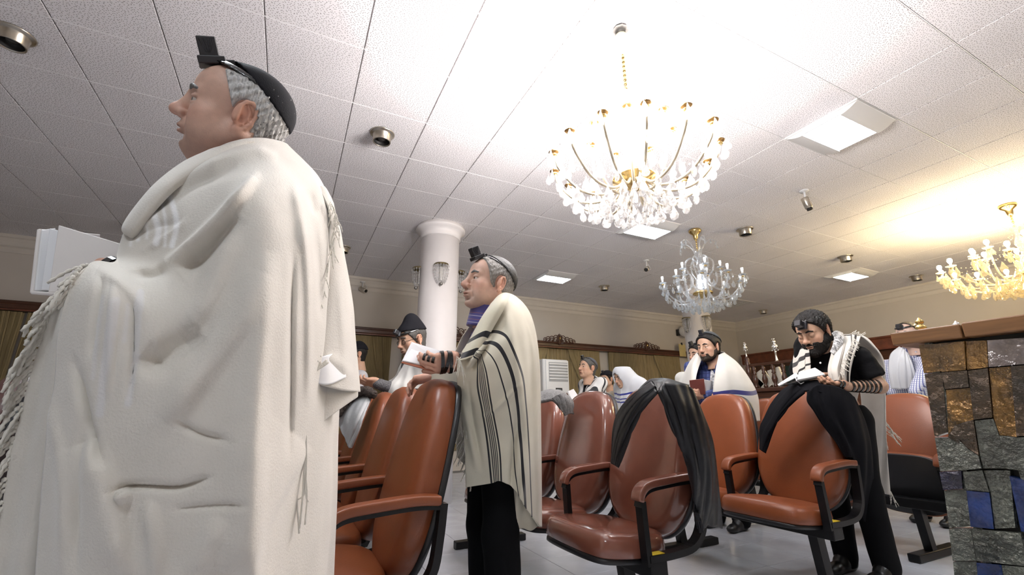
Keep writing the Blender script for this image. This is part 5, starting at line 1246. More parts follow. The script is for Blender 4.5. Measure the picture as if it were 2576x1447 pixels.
J2.update({k: tuple(np.array(J2[k])+np.array((-.035, -.135, 0))) for k in ('hipL', 'hipR', 'knL', 'knR', 'anL', 'anR')})
wl, wr_ = J2['wrL'], J2['wrR']; R3 = M2.inverted().to_3x3()
hp2 = dict(skin='ruddy', fat=.004, nose=1.05, res=.003, bags=True, stubble=(.42, .33, .28), hair=[((.95, 0, -.30), .030), ((0, 0, -1), .075)], hair_m=H_lgrey, brow_m=H_grey, hair_t=.007, messy=1.6,
           cap=((-.62, 0, .785), .070, .008), cap_m=mat('woven_black_cap', (.014, .014, .014), .6, bump=.5, bscale=90, var=.9, vscale=90), strap=((-.42, 0, .9), .082, .012), tef=Matrix.Translation((.070, 0, .098)) @ Matrix.Rotation(.62, 4, 'Y'), tef_s=1.0, size=1.04, mouth=.0026, look=(1, .1, -.1))
hl = hand_frame(wl, R3 @ (at(1060, 912, 1.74)-at(1150, 912, 1.80)), R3 @ Vector((-.1, .75, .55))); hr = hand_frame(wr_, R3 @ (at(1020, 962, 2.18)-at(1092, 948, 2.16)), R3 @ Vector((-.35, 0, -1)))
p2 = Person('man in a black-striped cream shawl standing with hands on the tan chair backs', loc2, PI, J2, hp2, [1230, 716, 2.02], (-.12, -.12, .10),
            hands=[(hl, dict(curl=(.45, .5, .5, .6), thumb=(.35, .1), side=1, skin='ruddy', size=1.05)), (hr, dict(curl=(.55, .6, .6, .65), thumb=(.6, .5), side=-1, skin='ruddy', size=1.05))])
M_plaid2 = stripe_mat('purple_striped_shirt', (.055, .045, .20), (.30, .28, .40), (0, .25, 1), [(.0+.25*k, .03+.25*k) for k in range(4)] + [(.12+.25*k, .135+.25*k, (.28, .10, .09)) for k in range(4)], .12, 1.30, rough=.7)
p2.garment('shirt', M_plaid2, .008, .012, [((0, 0, -1), -.82), ((.2, 0, 1), 1.40)], legs=False, sleeve=.4); p2.trousers(M_trB, .016, pelvis=False); p2.shoes(M_shoe)
F = Field((-.15, -.2, 1.15), (.35, .35, 1.6), .005); a = np.array(p2.H @ Vector((-.014, 0, -.088))); b = np.array(p2.H @ Vector((-.02, 0, -.19))); F.cone(b, a, .088, .074, .01)
ax = (a-b)/np.linalg.norm(a-b); F.plane(ax, ax@a-.012); F.plane(-ax, -(ax@b)); V, Q = F.mesh(); sm_obj('collar', V, Q, M_plaid2, p2.root)
ST2 = [(.10, .112), (.123, .129), (.139, .145), (.155, .161), (.171, .177), (.188, .2), (.297, .309), (.386, .418), (.492, .510)]
M_sh2 = stripe_mat('cream_black_striped_wool', (.67, .625, .505), (.010, .010, .014), (0, 0, 1), ST2, uv=True)
C2 = [[(1150, 905, 1.76), (1150, 960, 1.78), (1160, 1040, 1.81), (1168, 1120, 1.79), (1172, 1226, 1.78)],
 [(1160, 898, 1.77), (1190, 893, 1.735), (1200, 918, 1.71), (1200, 976, 1.725), (1212, 1040, 1.75), (1224, 1120, 1.77), (1234, 1216, 1.77)],
 [(1162, 888, 1.78), (1200, 884, 1.72), (1222, 925, 1.68), (1236, 1010, 1.70), (1251, 1089, 1.74), (1259, 1146, 1.74), (1262, 1211, 1.75)],
 [(1168, 877, 1.79), (1218, 884, 1.70), (1243, 910, 1.67), (1260, 957, 1.68), (1279, 1032, 1.71), (1289, 1108, 1.75), (1296, 1195, 1.76), (1304, 1242, 1.77)],
 [(1176, 866, 1.80), (1222, 863, 1.72), (1256, 876, 1.68), (1287, 942, 1.685), (1300, 1013, 1.72), (1306, 1080, 1.76), (1314, 1180, 1.77), (1320, 1275, 1.79)],
 [(1186, 852, 1.82), (1237, 838, 1.735), (1265, 842, 1.71), (1284, 866, 1.70), (1312, 942, 1.72), (1321, 1010, 1.76), (1328, 1100, 1.8), (1337, 1300, 1.85)],
 [(1205, 815, 1.85), (1245, 788, 1.78), (1280, 795, 1.765), (1310, 840, 1.77), (1332, 930, 1.80), (1338, 1050, 1.84), (1347, 1312, 1.90)],
 [(1222, 785, 1.88), (1255, 755, 1.84), (1290, 760, 1.85), (1322, 805, 1.87), (1347, 900, 1.90), (1353, 1050, 1.93), (1357, 1325, 1.96)],
 [(1235, 765, 1.96), (1262, 737, 1.98), (1300, 750, 2.02), (1335, 800, 2.05), (1352, 900, 2.08), (1356, 1050, 2.1), (1358, 1325, 2.1)],
 [(1240, 760, 2.06), (1250, 742, 2.12), (1275, 800, 2.22), (1300, 900, 2.27), (1300, 1050, 2.28), (1300, 1300, 2.25)],
 [(1212, 778, 2.04), (1188, 812, 2.06), (1160, 852, 2.06), (1142, 900, 2.06), (1136, 960, 2.07), (1142, 1050, 2.1), (1150, 1150, 2.12)]]
P, us = loft(cols_d(C2), 260, 150)
P = fold(P, [([(1292, 742), (1264, 790), (1238, 836), (1208, 884)], 11, -.022), ([(1237, 838), (1215, 870), (1195, 895), (1175, 925)], 6, 0.0374), ([(1230, 870), (1205, 905), (1190, 930)], 6, -0.0306), ([(1270, 760), (1290, 860), (1308, 960), (1318, 1100)], 10, 0.0170), ([(1318, 800), (1335, 900), (1333, 1000)], 8, -0.0170), ([(1210, 1050), (1240, 1035), (1290, 985), (1315, 960)], 5, 0.0102),
             ([(1300, 1060), (1290, 1150), (1285, 1230)], 8, -0.0272), ([(1160, 1000), (1180, 1080), (1200, 1180)], 8, 0.0136), ([(1330, 1100), (1320, 1200), (1300, 1290)], 10, 0.0238), ([(1180, 960), (1190, 1060), (1212, 1180)], 7, -0.0136)], tuple(-(FW)))
for k_, f_, a_ in ((1, 16., .004), (2, 31., .002)): P += (a_*np.sin(P[..., 1:2]*f_+P[..., 0:1]*f_*.7+k_)*np.cos(P[..., 2:3]*f_*.4))*-np.array(FW)
p2.cloth('prayer_shawl', P, us, M_sh2, .004)
M_sh2b = stripe_mat('cream_black_striped_lapel', (.69, .64, .50), (.010, .010, .014), (0, 0, 1), [(.66, .735), (.88, .975)], uv=True)
Cl = [[(1236, 764, 1.865), (1212, 800, 1.825), (1190, 840, 1.805), (1168, 880, 1.785), (1156, 908, 1.765)], [(1252, 748, 1.845), (1232, 782, 1.765), (1206, 832, 1.735), (1182, 878, 1.715), (1168, 905, 1.715)], [(1270, 738, 1.835), (1256, 768, 1.750), (1228, 820, 1.720), (1204, 866, 1.705), (1188, 898, 1.700)], [(1283, 742, 1.855), (1270, 772, 1.765), (1240, 826, 1.730), (1214, 872, 1.715), (1196, 900, 1.705)]]
P, us = loft(cols_d(Cl), 40, 80); Pt = P.transpose(1, 0, 2); p2.cloth('shawl_lapel', Pt, np.linspace(0, 1, 80), M_sh2b, .005)
Ch = [[(1200, 1150, 1.98), (1215, 1205, 1.98), (1230, 1245, 1.98)], [(1268, 1150, 1.90), (1268, 1230, 1.90), (1266, 1298, 1.90)], [(1312, 1150, 1.86), (1312, 1240, 1.87), (1308, 1332, 1.88)], [(1356, 1150, 1.98), (1357, 1240, 1.98), (1358, 1327, 1.98)]]
M_cream2 = mat('cream_wool_plain', (.67, .625, .505), .9, bump=.2, bscale=260, var=.06, vscale=10, sheen=.25)
P, us = loft(cols_d(Ch), 50, 40); P += .012*np.sin(us*24)[:, None, None]*-np.array(FW); p2.cloth('shawl_back', P, None, M_cream2, .004)
p2.fr('fringe', [at(1152, 985, 1.79), at(1162, 1050, 1.81), at(1174, 1120, 1.83), at(1186, 1190, 1.85)], (-.5, -.2, -.8), .075, M_cord, 46, r=.0016, seed=2, jitter=.6)
p2.fr('cuff_tassel', [at(1150, 896, 1.75), at(1156, 905, 1.74), at(1160, 912, 1.74)], (.1, -.3, -.9), .07, M_cord, 7, r=.0014, seed=8)
Cc2 = [[(1085, 935, 2.14), (1088, 962, 2.13)], [(1120, 925, 2.08), (1122, 966, 2.06)], [(1150, 915, 2.05), (1155, 970, 2.04)]]
P, us = loft(cols_d(Cc2), 16, 16); p2.cloth('right_cuff', P, None, M_cream2, .02)
bm = bmesh.new()   # strap wound over the left hand and fingers
hx = hl.to_3x3() @ Vector((1, 0, 0)); hy = hl.to_3x3() @ Vector((0, 1, 0))
for x_, ry, tl in ((.022, .047, .15), (.040, .048, -.1), (.058, .049, .12), (-.016, .038, .0)): band(bm, hl @ Vector((x_, 0, 0)), hx+hy*tl, ry, .014, .003, .52 if x_ > 0 else .85, up=hy)
for q in (0, 1, 2): band(bm, hl @ Vector((.094+.016*q, -.012, .001-.010*q)), hl.to_3x3() @ Vector((1, 0, -.55)), .0125, .011, .0025, up=hy)
obj('hand_strap', bm, M_strap, p2.root, smooth=False)
M_cov2 = mat('book_cover_rust', (.36, .115, .06), .5); M_page = mat('printed_page', (.74, .73, .74), .7)
bt = thing('book', 'small open book with rust cover in the striped-shawl man\'s hand', 'book', tuple(at(1060, 905, 1.8))); BI = Matrix.Translation(-bt.location)
plate('lower_cover', [at(1008, 913, 1.76), at(1028, 901, 1.80), at(1110, 922, 1.84), at(1094, 936, 1.77)], .005, M_cov2, bt)
plate('page_block', [at(1012, 909, 1.765), at(1034, 880, 1.83), at(1105, 905, 1.86), at(1092, 927, 1.785)], .010, M_page, bt)
plate('upper_cover', [at(1010, 911, 1.775), at(1035, 861, 1.86), at(1110, 884, 1.90), at(1100, 905, 1.84)], .006, M_page, bt)
# ------------------------------------------------------------------ helpers for the men further off
def sdf_shawl(per, name, m, hem=.85, infl=.014, open_=(.19, .055, .30), h=.011, seed=1, fold_=.007, arms_to=.75, drape=.30, cuts=(), extra=None):
    J = per.J; lo, hi = bounds(J, .2); lo[2] = hem-.08; F = Field(lo, hi, h)
    limb_prims(F, J, infl=infl, k=.06, legs=False, sleeve=arms_to)
    for s in 'LR':
        e = np.array(J['el'+s]); w_ = np.array(J['wr'+s]); q = e+(w_-e)*arms_to*.8
        for p_ in (e, (e+q)/2, q): F.cone(p_, p_-np.array((.0, 0, drape)), .045+infl*.5, .05, .06)
    pe = np.array(J['pelvis']); F.cone(np.array(J['chest']), pe-np.array((.04, 0, .1)), .15, .17, .08)
    if extra: extra(F)
    for s in 'LR': F.cone(np.array(J['neck'])-np.array((.02, 0, .05)), J['el'+s], .07, .085, .07)
    X, Y, Z = np.ix_(*F.ax); cx, cy = J['chest'][0], J['chest'][1]; an = np.arctan2(Y-cy, X-cx); ramp = np.clip((J['neck'][2]-Z)/.35, 0, 1); r = np.random.default_rng(seed)
    F.f = F.f+(fold_*ramp*(np.sin(an*11+r.uniform(0, 6)+Z*5)+.6*np.sin(an*19+Z*-7+r.uniform(0, 6)))).astype(np.float32)
    F.noise(.003, 18, seed, 4)
    if open_ is not None:
        nk = np.array(J['neck']); F.ell((nk[0]+open_[0]-.02, nk[1], nk[2]-.14), (.17, open_[1], open_[2]), .02, 's'); hb = np.array(per.H @ Vector((-.01, 0, -.10))); F.ell(hb+np.array((.02, 0, .03)), (.085, .078, .11), .01, 's')
    for n, c in cuts: F.plane(n, c)
    F.plane((0, 0, -1), -hem); V, Q = F.mesh(); V = vsmooth(V, Q, 1, .5); return sm_obj(name, V, Q, m, per.root)
def simple_collar(per, m, r=.068):
    F = Field(np.array(per.J['neck'])-.22, np.array(per.J['neck'])+.25, .006); a = np.array(per.H @ Vector((-.03, 0, -.115))); b = np.array(per.J['neck'])+np.array((0, 0, -.07)); F.cone(b, a, r*1.25, r, .01); F.cone(b+np.array((.03, 0, -.02)), a+np.array((.015, 0, -.02)), r*1.1, r*.9, .01)
    ax = (a-b)/np.linalg.norm(a-b); F.plane(ax, ax@a-.006); F.plane(-ax, -(ax@b)+.02); hb = np.array(per.H @ Vector((.06, 0, -.14))); F.ell(hb, (.06, .03, .08), .01, 's'); V, Q = F.mesh(); sm_obj('collar', V, Q, m, per.root)
SOFT = (.68, .665, .63)
M_shw = mat('white_shawl', (.68, .665, .62), .9, bump=.15, bscale=200, var=.05, vscale=9, sheen=.2)
HAIRLINE = [((.80, 0, -.6), .022), ((0, 0, -1), .085)]
# --- man in spectacles and tall cap behind the tan chairs
x_, y_ = at(1050, 950, 3.45).xy; locA = (x_, y_, 0); MA = Matrix.Translation(locA) @ Matrix.Rotation(PI, 4, 'Z'); JA = stand(1.66); JA.update({'neck': (.04, 0, 1.38)})
JA.update(jl(MA, {'elL': at(1020, 985, 3.30), 'wrL': at(950, 965, 3.25), 'elR': at(1000, 985, 3.70), 'wrR': at(945, 965, 3.6)})); R3 = MA.inverted().to_3x3()
hpA = dict(skin='tan', res=.0045, hres=.005, hair=HAIRLINE, hair_m=H_dkgrey, hair_t=.008, cap=((-.1, 0, .99), .068, .012), cap_high=.055, strap=((.12, 0, .99), .066, .014), tef=Matrix.Translation((.090, 0, .065)) @ Matrix.Rotation(.9, 4, 'Y'), tef_s=.85, size=1.04, closed=True, stubble=(.3, .24, .2))
pA = Person('man in spectacles and a tall black cap reading behind the tan chairs', locA, PI, JA, hpA, [1036, 856, 3.42], (0, .30, .34), hands=[(hand_frame(JA['wrL'], R3 @ Vector((-1, .0, .1)), R3 @ Vector((0, .6, .6))), dict(curl=(.5, .6, .6, .7), skin='tan', h=.004))])
glasses(pA); M_knit = mat('grey_knit', (.13, .125, .13), .9, bump=1., bscale=160, var=.6, vscale=120)
pA.garment('knit_sweater', M_knit, .012, .014, [((0, 0, -1), -.85)], legs=False); pA.trousers(M_trG); pA.shoes(M_shoe)
M_shA = stripe_mat('white_shawl_dark_lines', SOFT, (.04, .04, .06), (0, 1, .1), [(.70, .715), (.73, .745), (.80, .83)], .5, -.25)
sdf_shawl(pA, 'prayer_shawl', M_shA, .80, seed=3, arms_to=.3, open_=(.17, .06, .28))
# --- head with black hat far behind the shawl corner
x_, y_ = at(900, 960, 5.2).xy; JB = stand(1.70); hpB = dict(skin='olive', res=.006, hres=.006, hair=HAIRLINE, hair_m=H_black, cap=((-.05, 0, 1), .060, .014), cap_high=.02)
pB = Person('man in a black hat mostly hidden behind the white shawl corner', (x_, y_, 0), PI, JB, hpB, [897, 893, 5.2], (0, .1, .1), h=.016)
pB.garment('coat', mat('light_coat', (.55, .54, .56), .8), .02, .016, [((0, 0, -1), -.6), ((0, 0, 1), 1.46)], legs=False); pB.trousers(M_trG); pB.shoes(M_shoe)
# --- bearded man in blue checked shirt
x_, y_ = at(1795, 1000, 4.15).xy; locC = (x_, y_, 0); MC = Matrix.Translation(locC) @ Matrix.Rotation(PI+.15, 4, 'Z'); JC = stand(1.72)
JC.update(jl(MC, {'shL': at(1828, 930, 3.98), 'shR': at(1742, 925, 4.3), 'elL': at(1838, 995, 4.0), 'wrL': at(1775, 992, 3.80), 'elR': at(1735, 985, 4.2), 'wrR': at(1755, 990, 3.95)})); R3 = MC.inverted().to_3x3()
hpC = dict(skin='tan', res=.004, hres=.0045, hair=[((.78, 0, -.62), .010), ((0, 0, -1), .085)], hair_m=H_black, hair_t=.016, beard=.005, beard_m=hair_mat('beard_brown', (.03, .02, .014)), cap=((-.55, 0, .83), .088, .016), cap_m=mat('grey_cap', (.05, .055, .06), .8), tef=Matrix.Translation((.050, 0, .112)) @ Matrix.Rotation(.2, 4, 'Y'), tef_s=.95, strap=((-.1, 0, 1), .095, .012), size=1.02)
pC = Person('bearded man in blue checked shirt and white shawl holding a maroon book', locC, PI+.15, JC, hpC, [1782, 874, 4.12], (0, .12, -.05), hands=[(hand_frame(JC['wrL'], R3 @ (at(1745, 985, 3.78)-at(1775, 992, 3.80)), R3 @ Vector((.1, .9, .3))), dict(curl=(.5, .6, .6, .7), skin='tan', h=.004)), (hand_frame(JC['wrR'], R3 @ (at(1752, 962, 3.9)-at(1755, 990, 3.95)), R3 @ Vector((.5, -.8, .2))), dict(curl=(.4, .5, .5, .5), side=-1, skin='tan', h=.004))])
def check_mat(name, base, l1, l2, s=60.):
    M = mat(name, base, .75, bump=.1, bscale=200); nt = M.node_tree; N = nt.nodes; L = nt.links; B = N['Principled BSDF']; tc = N.new('ShaderNodeTexCoord'); sp = N.new('ShaderNodeSeparateXYZ'); L.new(tc.outputs['Object'], sp.inputs[0])
    def bars(sock, w_, sc):
        a = N.new('ShaderNodeMath'); a.operation = 'MULTIPLY'; a.inputs[1].default_value = sc; L.new(sock, a.inputs[0]); f = N.new('ShaderNodeMath'); f.operation = 'FRACT'; L.new(a.outputs[0], f.inputs[0]); c = N.new('ShaderNodeMath'); c.operation = 'LESS_THAN'; c.inputs[1].default_value = w_; L.new(f.outputs[0], c.inputs[0]); return c.outputs[0]
    yz = N.new('ShaderNodeMath'); yz.operation = 'MULTIPLY'; yz.inputs[1].default_value = 1.; L.new(sp.outputs[1], yz.inputs[0])
    m1 = N.new('ShaderNodeMix'); m1.data_type = 'RGBA'; m1.inputs[6].default_value = (*base, 1); m1.inputs[7].default_value = (*l1, 1); L.new(bars(yz.outputs[0], .3, s), m1.inputs[0])
    m2 = N.new('ShaderNodeMix'); m2.data_type = 'RGBA'; m2.inputs[7].default_value = (*l2, 1); L.new(m1.outputs[2], m2.inputs[6]); hz = bars(sp.outputs[2], .3, s); hm = N.new('ShaderNodeMath'); hm.operation = 'MULTIPLY'; hm.inputs[1].default_value = .6; L.new(hz, hm.inputs[0]); L.new(hm.outputs[0], m2.inputs[0])
    L.new(m2.outputs[2], B.inputs['Base Color']); return M
M_blue = check_mat('blue_checked_shirt', (.035, .05, .17), (.08, .11, .28), (.02, .03, .10), 26.)
pC.garment('shirt', M_blue, .012, .012, [((0, 0, -1), -.85), ((0, 0, 1), 1.44)], legs=False); simple_collar(pC, M_blue); pC.trousers(M_trB, .03); pC.shoes(M_shoe)
M_shC = stripe_mat('white_shawl_navy_band', (.66, .64, .59), (.02, .02, .16), (0, 0, 1), [(.60, .655)], uv=True)
for nm, cc in (('shawl_left_side', [[(1808, 893, 4.0), (1800, 930, 3.88), (1795, 965, 3.82), (1792, 1000, 3.80), (1792, 1060, 3.82)], [(1817, 889, 4.05), (1828, 920, 3.88), (1838, 955, 3.80), (1842, 1000, 3.77), (1842, 1060, 3.80)], [(1822, 887, 4.13), (1852, 915, 4.02), (1880, 955, 3.95), (1898, 995, 3.93), (1905, 1060, 3.95)], [(1815, 885, 4.2), (1850, 913, 4.22), (1880, 958, 4.25), (1897, 1000, 4.27), (1900, 1060, 4.28)], [(1795, 885, 4.26), (1800, 930, 4.36), (1805, 1000, 4.40), (1805, 1060, 4.40)]]),
               ('shawl_right_side', [[(1764, 905, 4.10), (1754, 935, 3.98), (1749, 962, 3.92), (1746, 1000, 3.90), (1746, 1060, 3.92)], [(1756, 892, 4.13), (1742, 920, 4.04), (1734, 958, 4.0), (1730, 1000, 3.98), (1730, 1060, 4.0)], [(1753, 888, 4.2), (1734, 914, 4.24), (1718, 953, 4.28), (1712, 1000, 4.3), (1712, 1060, 4.3)], [(1768, 885, 4.26), (1760, 930, 4.38), (1760, 1000, 4.42), (1760, 1060, 4.42)]])):
    P, us = loft(cols_d(cc), 50, 60); P += ((.012*np.sin(us*19)+.006*np.sin(us*33+1))[:, None]*np.linspace(.2, 1, 60)[None, :])[..., None]*-np.array(FW); Pt = P.transpose(1, 0, 2); pC.cloth(nm, Pt, np.linspace(0, 1, 60), M_shC, .005)
M_neckb = mat('shawl_neckband', (.72, .72, .74), .6, var=.9, vscale=45)
bm = bmesh.new()
for s in (-1, 1): ribbon(bm, catmull([tuple(np.array(JC['neck'])+np.array(q)) for q in ((-.07, s*.06, .02), (.02, s*.105, -.02), (.11, s*.105, -.12), (.15, s*.10, -.26))], 6), .055, .014, up=(.4, s*1., .6))
obj('neck_band', bm, M_neckb, pC.root)
M_mar = mat('maroon_book_cover', (.17, .045, .035), .5)
bt = thing('book', 'maroon book held upright by the man in the blue checked shirt', 'book', tuple(at(1760, 975, 3.8))); BI = Matrix.Translation(-bt.location)
plate('front_cover', [at(1734, 957, 3.80), at(1771, 953, 3.74), at(1775, 992, 3.76), at(1738, 994, 3.82)], .006, M_mar, bt); plate('page_block', [at(1771, 955, 3.77), at(1789, 958, 3.86), at(1791, 990, 3.88), at(1774, 991, 3.79)], .022, M_page, bt); plate('back_cover', [at(1752, 960, 3.92), at(1789, 957, 3.88), at(1793, 992, 3.90), at(1756, 996, 3.94)], .006, M_mar, bt)
# --- man with spectacles half hidden behind him
x_, y_ = at(1752, 1000, 5.0).xy; JD = stand(1.66); hpD = dict(skin='tan', res=.005, hres=.006, hair=HAIRLINE, hair_m=H_black, hair_t=.010, tef=Matrix.Translation((.06, 0, .105)) @ Matrix.Rotation(.3, 4, 'Y'), cap=((-.5, 0, .86), .08, .012))
pD = Person('man in spectacles half hidden behind the bearded man in blue', (x_, y_, 0), PI, JD, hpD, [1756, 893, 5.0], (0, .1, -.05), h=.016); glasses(pD, m=M_silver); pD.garment('shirt', M_shw, .014, .016, [((0, 0, -1), -.8), ((0, 0, 1), 1.38)], legs=False); pD.trousers(M_trB); pD.shoes(M_shoe)
sdf_shawl(pD, 'prayer_shawl', M_shw, .85, seed=8, h=.014)
# --- man in black-striped shawl by the air conditioner
x_, y_ = at(1492, 1000, 5.5).xy; locE = (x_, y_, 0); ME = Matrix.Translation(locE) @ Matrix.Rotation(PI, 4, 'Z'); JE = stand(1.62); JE.update(jl(ME, {'elL': at(1490, 1010, 5.2), 'wrL': at(1450, 1012, 5.15), 'elR': at(1475, 1010, 5.6), 'wrR': at(1445, 1010, 5.4)}))
hpE = dict(skin='olive', res=.0045, hres=.005, nose=1.1, hair=HAIRLINE, hair_m=H_dkgrey, hair_t=.008, cap=((-.6, 0, .8), .075, .009), cap_m=mat('grey_cap2', (.06, .06, .07), .7), strap=((-.5, 0, .86), .070, .012), tef=Matrix.Translation((.072, 0, .10)) @ Matrix.Rotation(.5, 4, 'Y'), tef_s=.8, size=1.05)
pE = Person('man in a boldly black-striped white shawl standing beside the floor air conditioner', locE, PI, JE, hpE, [1478, 927, 5.5], (0, -.15, .08), h=.014)
pE.garment('shirt', mat('dark_jacket', (.02, .02, .025), .8), .014, .014, [((0, 0, -1), -.8), ((0, 0, 1), 1.36)], legs=False); simple_collar(pE, M_trB); pE.trousers(M_trB); pE.shoes(M_shoe)
M_shE = stripe_mat('white_shawl_black_bands', (.68, .67, .655), (.012, .012, .016), (.75, .55, .42), [(.08, .12), (.18, .21), (.28, .36), (.43, .46), (.53, .60), (.67, .70), (.78, .84)], .55, .32)
sdf_shawl(pE, 'prayer_shawl', M_shE, .75, infl=.015, seed=9, h=.011, open_=(.2, .05, .26))
bt = thing('book', 'small open book held by the man in the boldly striped shawl', 'book', tuple(at(1443, 1000, 5.1))); BI = Matrix.Translation(-bt.location)
plate('left_leaf', [at(1428, 985, 5.1), at(1442, 979, 5.2), at(1456, 1000, 5.15), at(1440, 1010, 5.05)], .012, M_page, bt); plate('cover', [at(1426, 987, 5.11), at(1440, 1012, 5.06), at(1438, 1020, 5.06), at(1424, 996, 5.11)], .01, M_bk3, bt)
# --- boy behind him
x_, y_ = at(1530, 1000, 6.5).xy; JF = stand(1.52); hpF = dict(skin='olive', res=.006, hres=.006, hair=HAIRLINE, hair_m=H_black, cap=((-.1, 0, 1), .058, .015), tef=Matrix.Translation((.07, 0, .10)) @ Matrix.Rotation(.5, 4, 'Y'), tef_s=.8, size=.95)
pF = Person('small dark-haired figure in a beige top behind the boldly striped shawl', (x_, y_, 0), PI+.2, JF, hpF, [1527, 955, 6.5], (0, .05, 0), h=.016); pF.garment('shirt', mat('beige_top', (.42, .36, .28), .8), .016, .016, [((0, 0, -1), -.7), ((0, 0, 1), 1.28)], legs=False); pF.trousers(M_trG); pF.shoes(M_shoe)
# --- man with the shawl over his head
x_, y_ = at(1588, 1000, 5.7).xy; locG = (x_, y_, 0); JG = stand(1.60); hpG = dict(skin='olive', res=.006, hres=.006, hair=HAIRLINE, hair_m=H_black, cap=((-.1, 0, 1), .07, .010))
pG = Person('man with a white blue-striped shawl pulled over his head', locG, PI, JG, hpG, [1566, 950, 5.7], (0, .28, -.05), h=.016); pG.garment('shirt', M_shw, .012, .016, [((0, 0, -1), -.75), ((0, 0, 1), 1.34)], legs=False); pG.trousers(M_trB); pG.shoes(M_shoe)
M_shG = stripe_mat('white_shawl_blue_lines', (.66, .675, .71), (.02, .03, .25), (.35, 0, 1), [(.40, .44), (.50, .53), (.62, .67), (.1, .14)], .42, .98)
def hood(F):
    c = np.array(pG.H @ Vector((-.02, 0, .03))); F.ell(c, (.135, .11, .135), .05); F.cone(c, np.array(JG['chest'])+np.array((-.04, 0, .1)), .115, .17, .06); F.cone(c+np.array((-.02, 0, -.05)), np.array(JG['shL']), .09, .08, .08); F.cone(c+np.array((-.02, 0, -.05)), np.array(JG['shR']), .09, .08, .08)
o = sdf_shawl(pG, 'prayer_shawl', M_shG, .75, infl=.03, seed=10, h=.011, open_=None, extra=lambda F: (hood(F), F.ell(np.array(pG.H @ Vector((.085, 0, -.02))), (.075, .070, .115), .012, 's')))
# --- man behind the lectern
x_, y_ = at(2275, 950, 4.3).xy; locH = (x_, y_, 0); MH = Matrix.Translation(locH) @ Matrix.Rotation(PI-.05, 4, 'Z'); JH = stand(1.74)
JH.update(jl(MH, {'elL': at(2325, 945, 4.0), 'wrL': at(2300, 985, 3.95), 'elR': at(2235, 945, 4.45), 'wrR': at(2245, 985, 4.3)}))
hpH = dict(skin='pale', res=.0045, hres=.005, hair=[((.85, 0, -.52), -.012), ((0, 0, -1), .085)], hair_m=H_brown, hair_t=.006, tef=Matrix.Translation((.088, 0, .072)) @ Matrix.Rotation(1.0, 4, 'Y'), tef_s=.9, strap=((.18, 0, .98), .083, .014))
pH = Person('man with a white towel-like shawl and checked shirt behind the glass lectern', locH, PI-.05, JH, hpH, [2284, 843, 4.25], (0, .08, .0), h=.014)
M_chk = check_mat('blue_white_check', (.74, .75, .80), (.10, .12, .32), (.12, .14, .36), 60.)
pH.garment('shirt', M_chk, .014, .011, [((0, 0, -1), -.8), ((0, 0, 1), 1.46)], legs=False); simple_collar(pH, M_chk); pH.trousers(M_trB); pH.shoes(M_shoe)
M_tow = mat('white_towel', (.66, .67, .70), .9, bump=.3, bscale=120)
Ct = [[(2262, 872, 4.30), (2240, 892, 4.28), (2235, 930, 4.22), (2242, 978, 4.20)], [(2270, 876, 4.22), (2260, 900, 4.16), (2258, 940, 4.14), (2264, 979, 4.14)], [(2276, 882, 4.2), (2280, 905, 4.12), (2284, 940, 4.10), (2286, 977, 4.11)], [(2281, 886, 4.2), (2292, 910, 4.10), (2302, 940, 4.08), (2306, 974, 4.09)]]
P, us = loft(cols_d(Ct), 30, 30); P += .006*np.sin(us*26)[:, None, None]*-np.array(FW); pH.cloth('towel_shawl', P, None, M_tow, .004)
Ct = [[(2258, 876, 4.40), (2262, 884, 4.45)], [(2285, 872, 4.42), (2285, 880, 4.50)], [(2310, 880, 4.3), (2312, 890, 4.36)]]
# --- bearded young man in black, reading over the back of a tan chair
locY = (3.28, 1.80, 0); MY = Matrix.Translation(locY) @ Matrix.Rotation(PI, 4, 'Z'); IY = MY.inverted(); R3 = IY.to_3x3()
JY = stand(1.74); JY.update({'neck': (.16, .0, 1.40), 'chest': (.09, 0, 1.20), 'pelvis': (0, 0, .93)})
JY.update(jl(MY, {'shL': at(2158, 904, 2.82), 'shR': at(2038, 904, 3.05), 'elL': at(2212, 972, 2.72), 'wrL': at(2122, 972, 2.66), 'elR': at(2036, 962, 2.95), 'wrR': at(2085, 952, 2.80)}))
wlY, wrY = Vector(JY['wrL']), Vector(JY['wrR'])
hpY = dict(skin='olive', res=.003, hres=.0034, nose=1.05, hair=[((.80, 0, -.6), .013), ((0, 0, -1), .085)], hair_m=H_black, hair_t=.017, messy=2.8, beard=.012, beard_top=-.012, beard_m=H_black, brow_m=H_black, closed=True, strap=((-.1, 0, 1), .088, .014), tef=Matrix.Translation((.088, .012, .072)) @ Matrix.Rotation(.85, 4, 'Y'), tef_s=1.05, size=1.04)
hL = hand_frame(wlY, R3 @ (at(2062, 966, 2.62)-at(2122, 972, 2.66)), R3 @ Vector((.1, .3, .9))); hR = hand_frame(wrY, R3 @ (at(2050, 950, 2.74)-at(2085, 952, 2.80)), R3 @ Vector((-.6, -.5, -.5)))
pY = Person('bearded young man in black reading with leather straps wound round his forearm', locY, PI, JY, hpY, [2046, 836, 2.92], (0, .40, -.02), hands=[(hL, dict(curl=(.35, .35, .4, .5), thumb=(.5, -.2), skin='olive')), (hR, dict(curl=(.5, .6, .6, .7), side=-1, skin='olive'))], h=.010)
M_blk = mat('black_shirt', (.005, .005, .006), .85, bump=.35, bscale=60, spec=.15)
F = Field(*bounds(JY, .25), .010); limb_prims(F, JY, infl=.016, legs=False, arms=False); shL, elL = np.array(JY['shL']), np.array(JY['elL']); shR, elR = np.array(JY['shR']), np.array(JY['elR'])
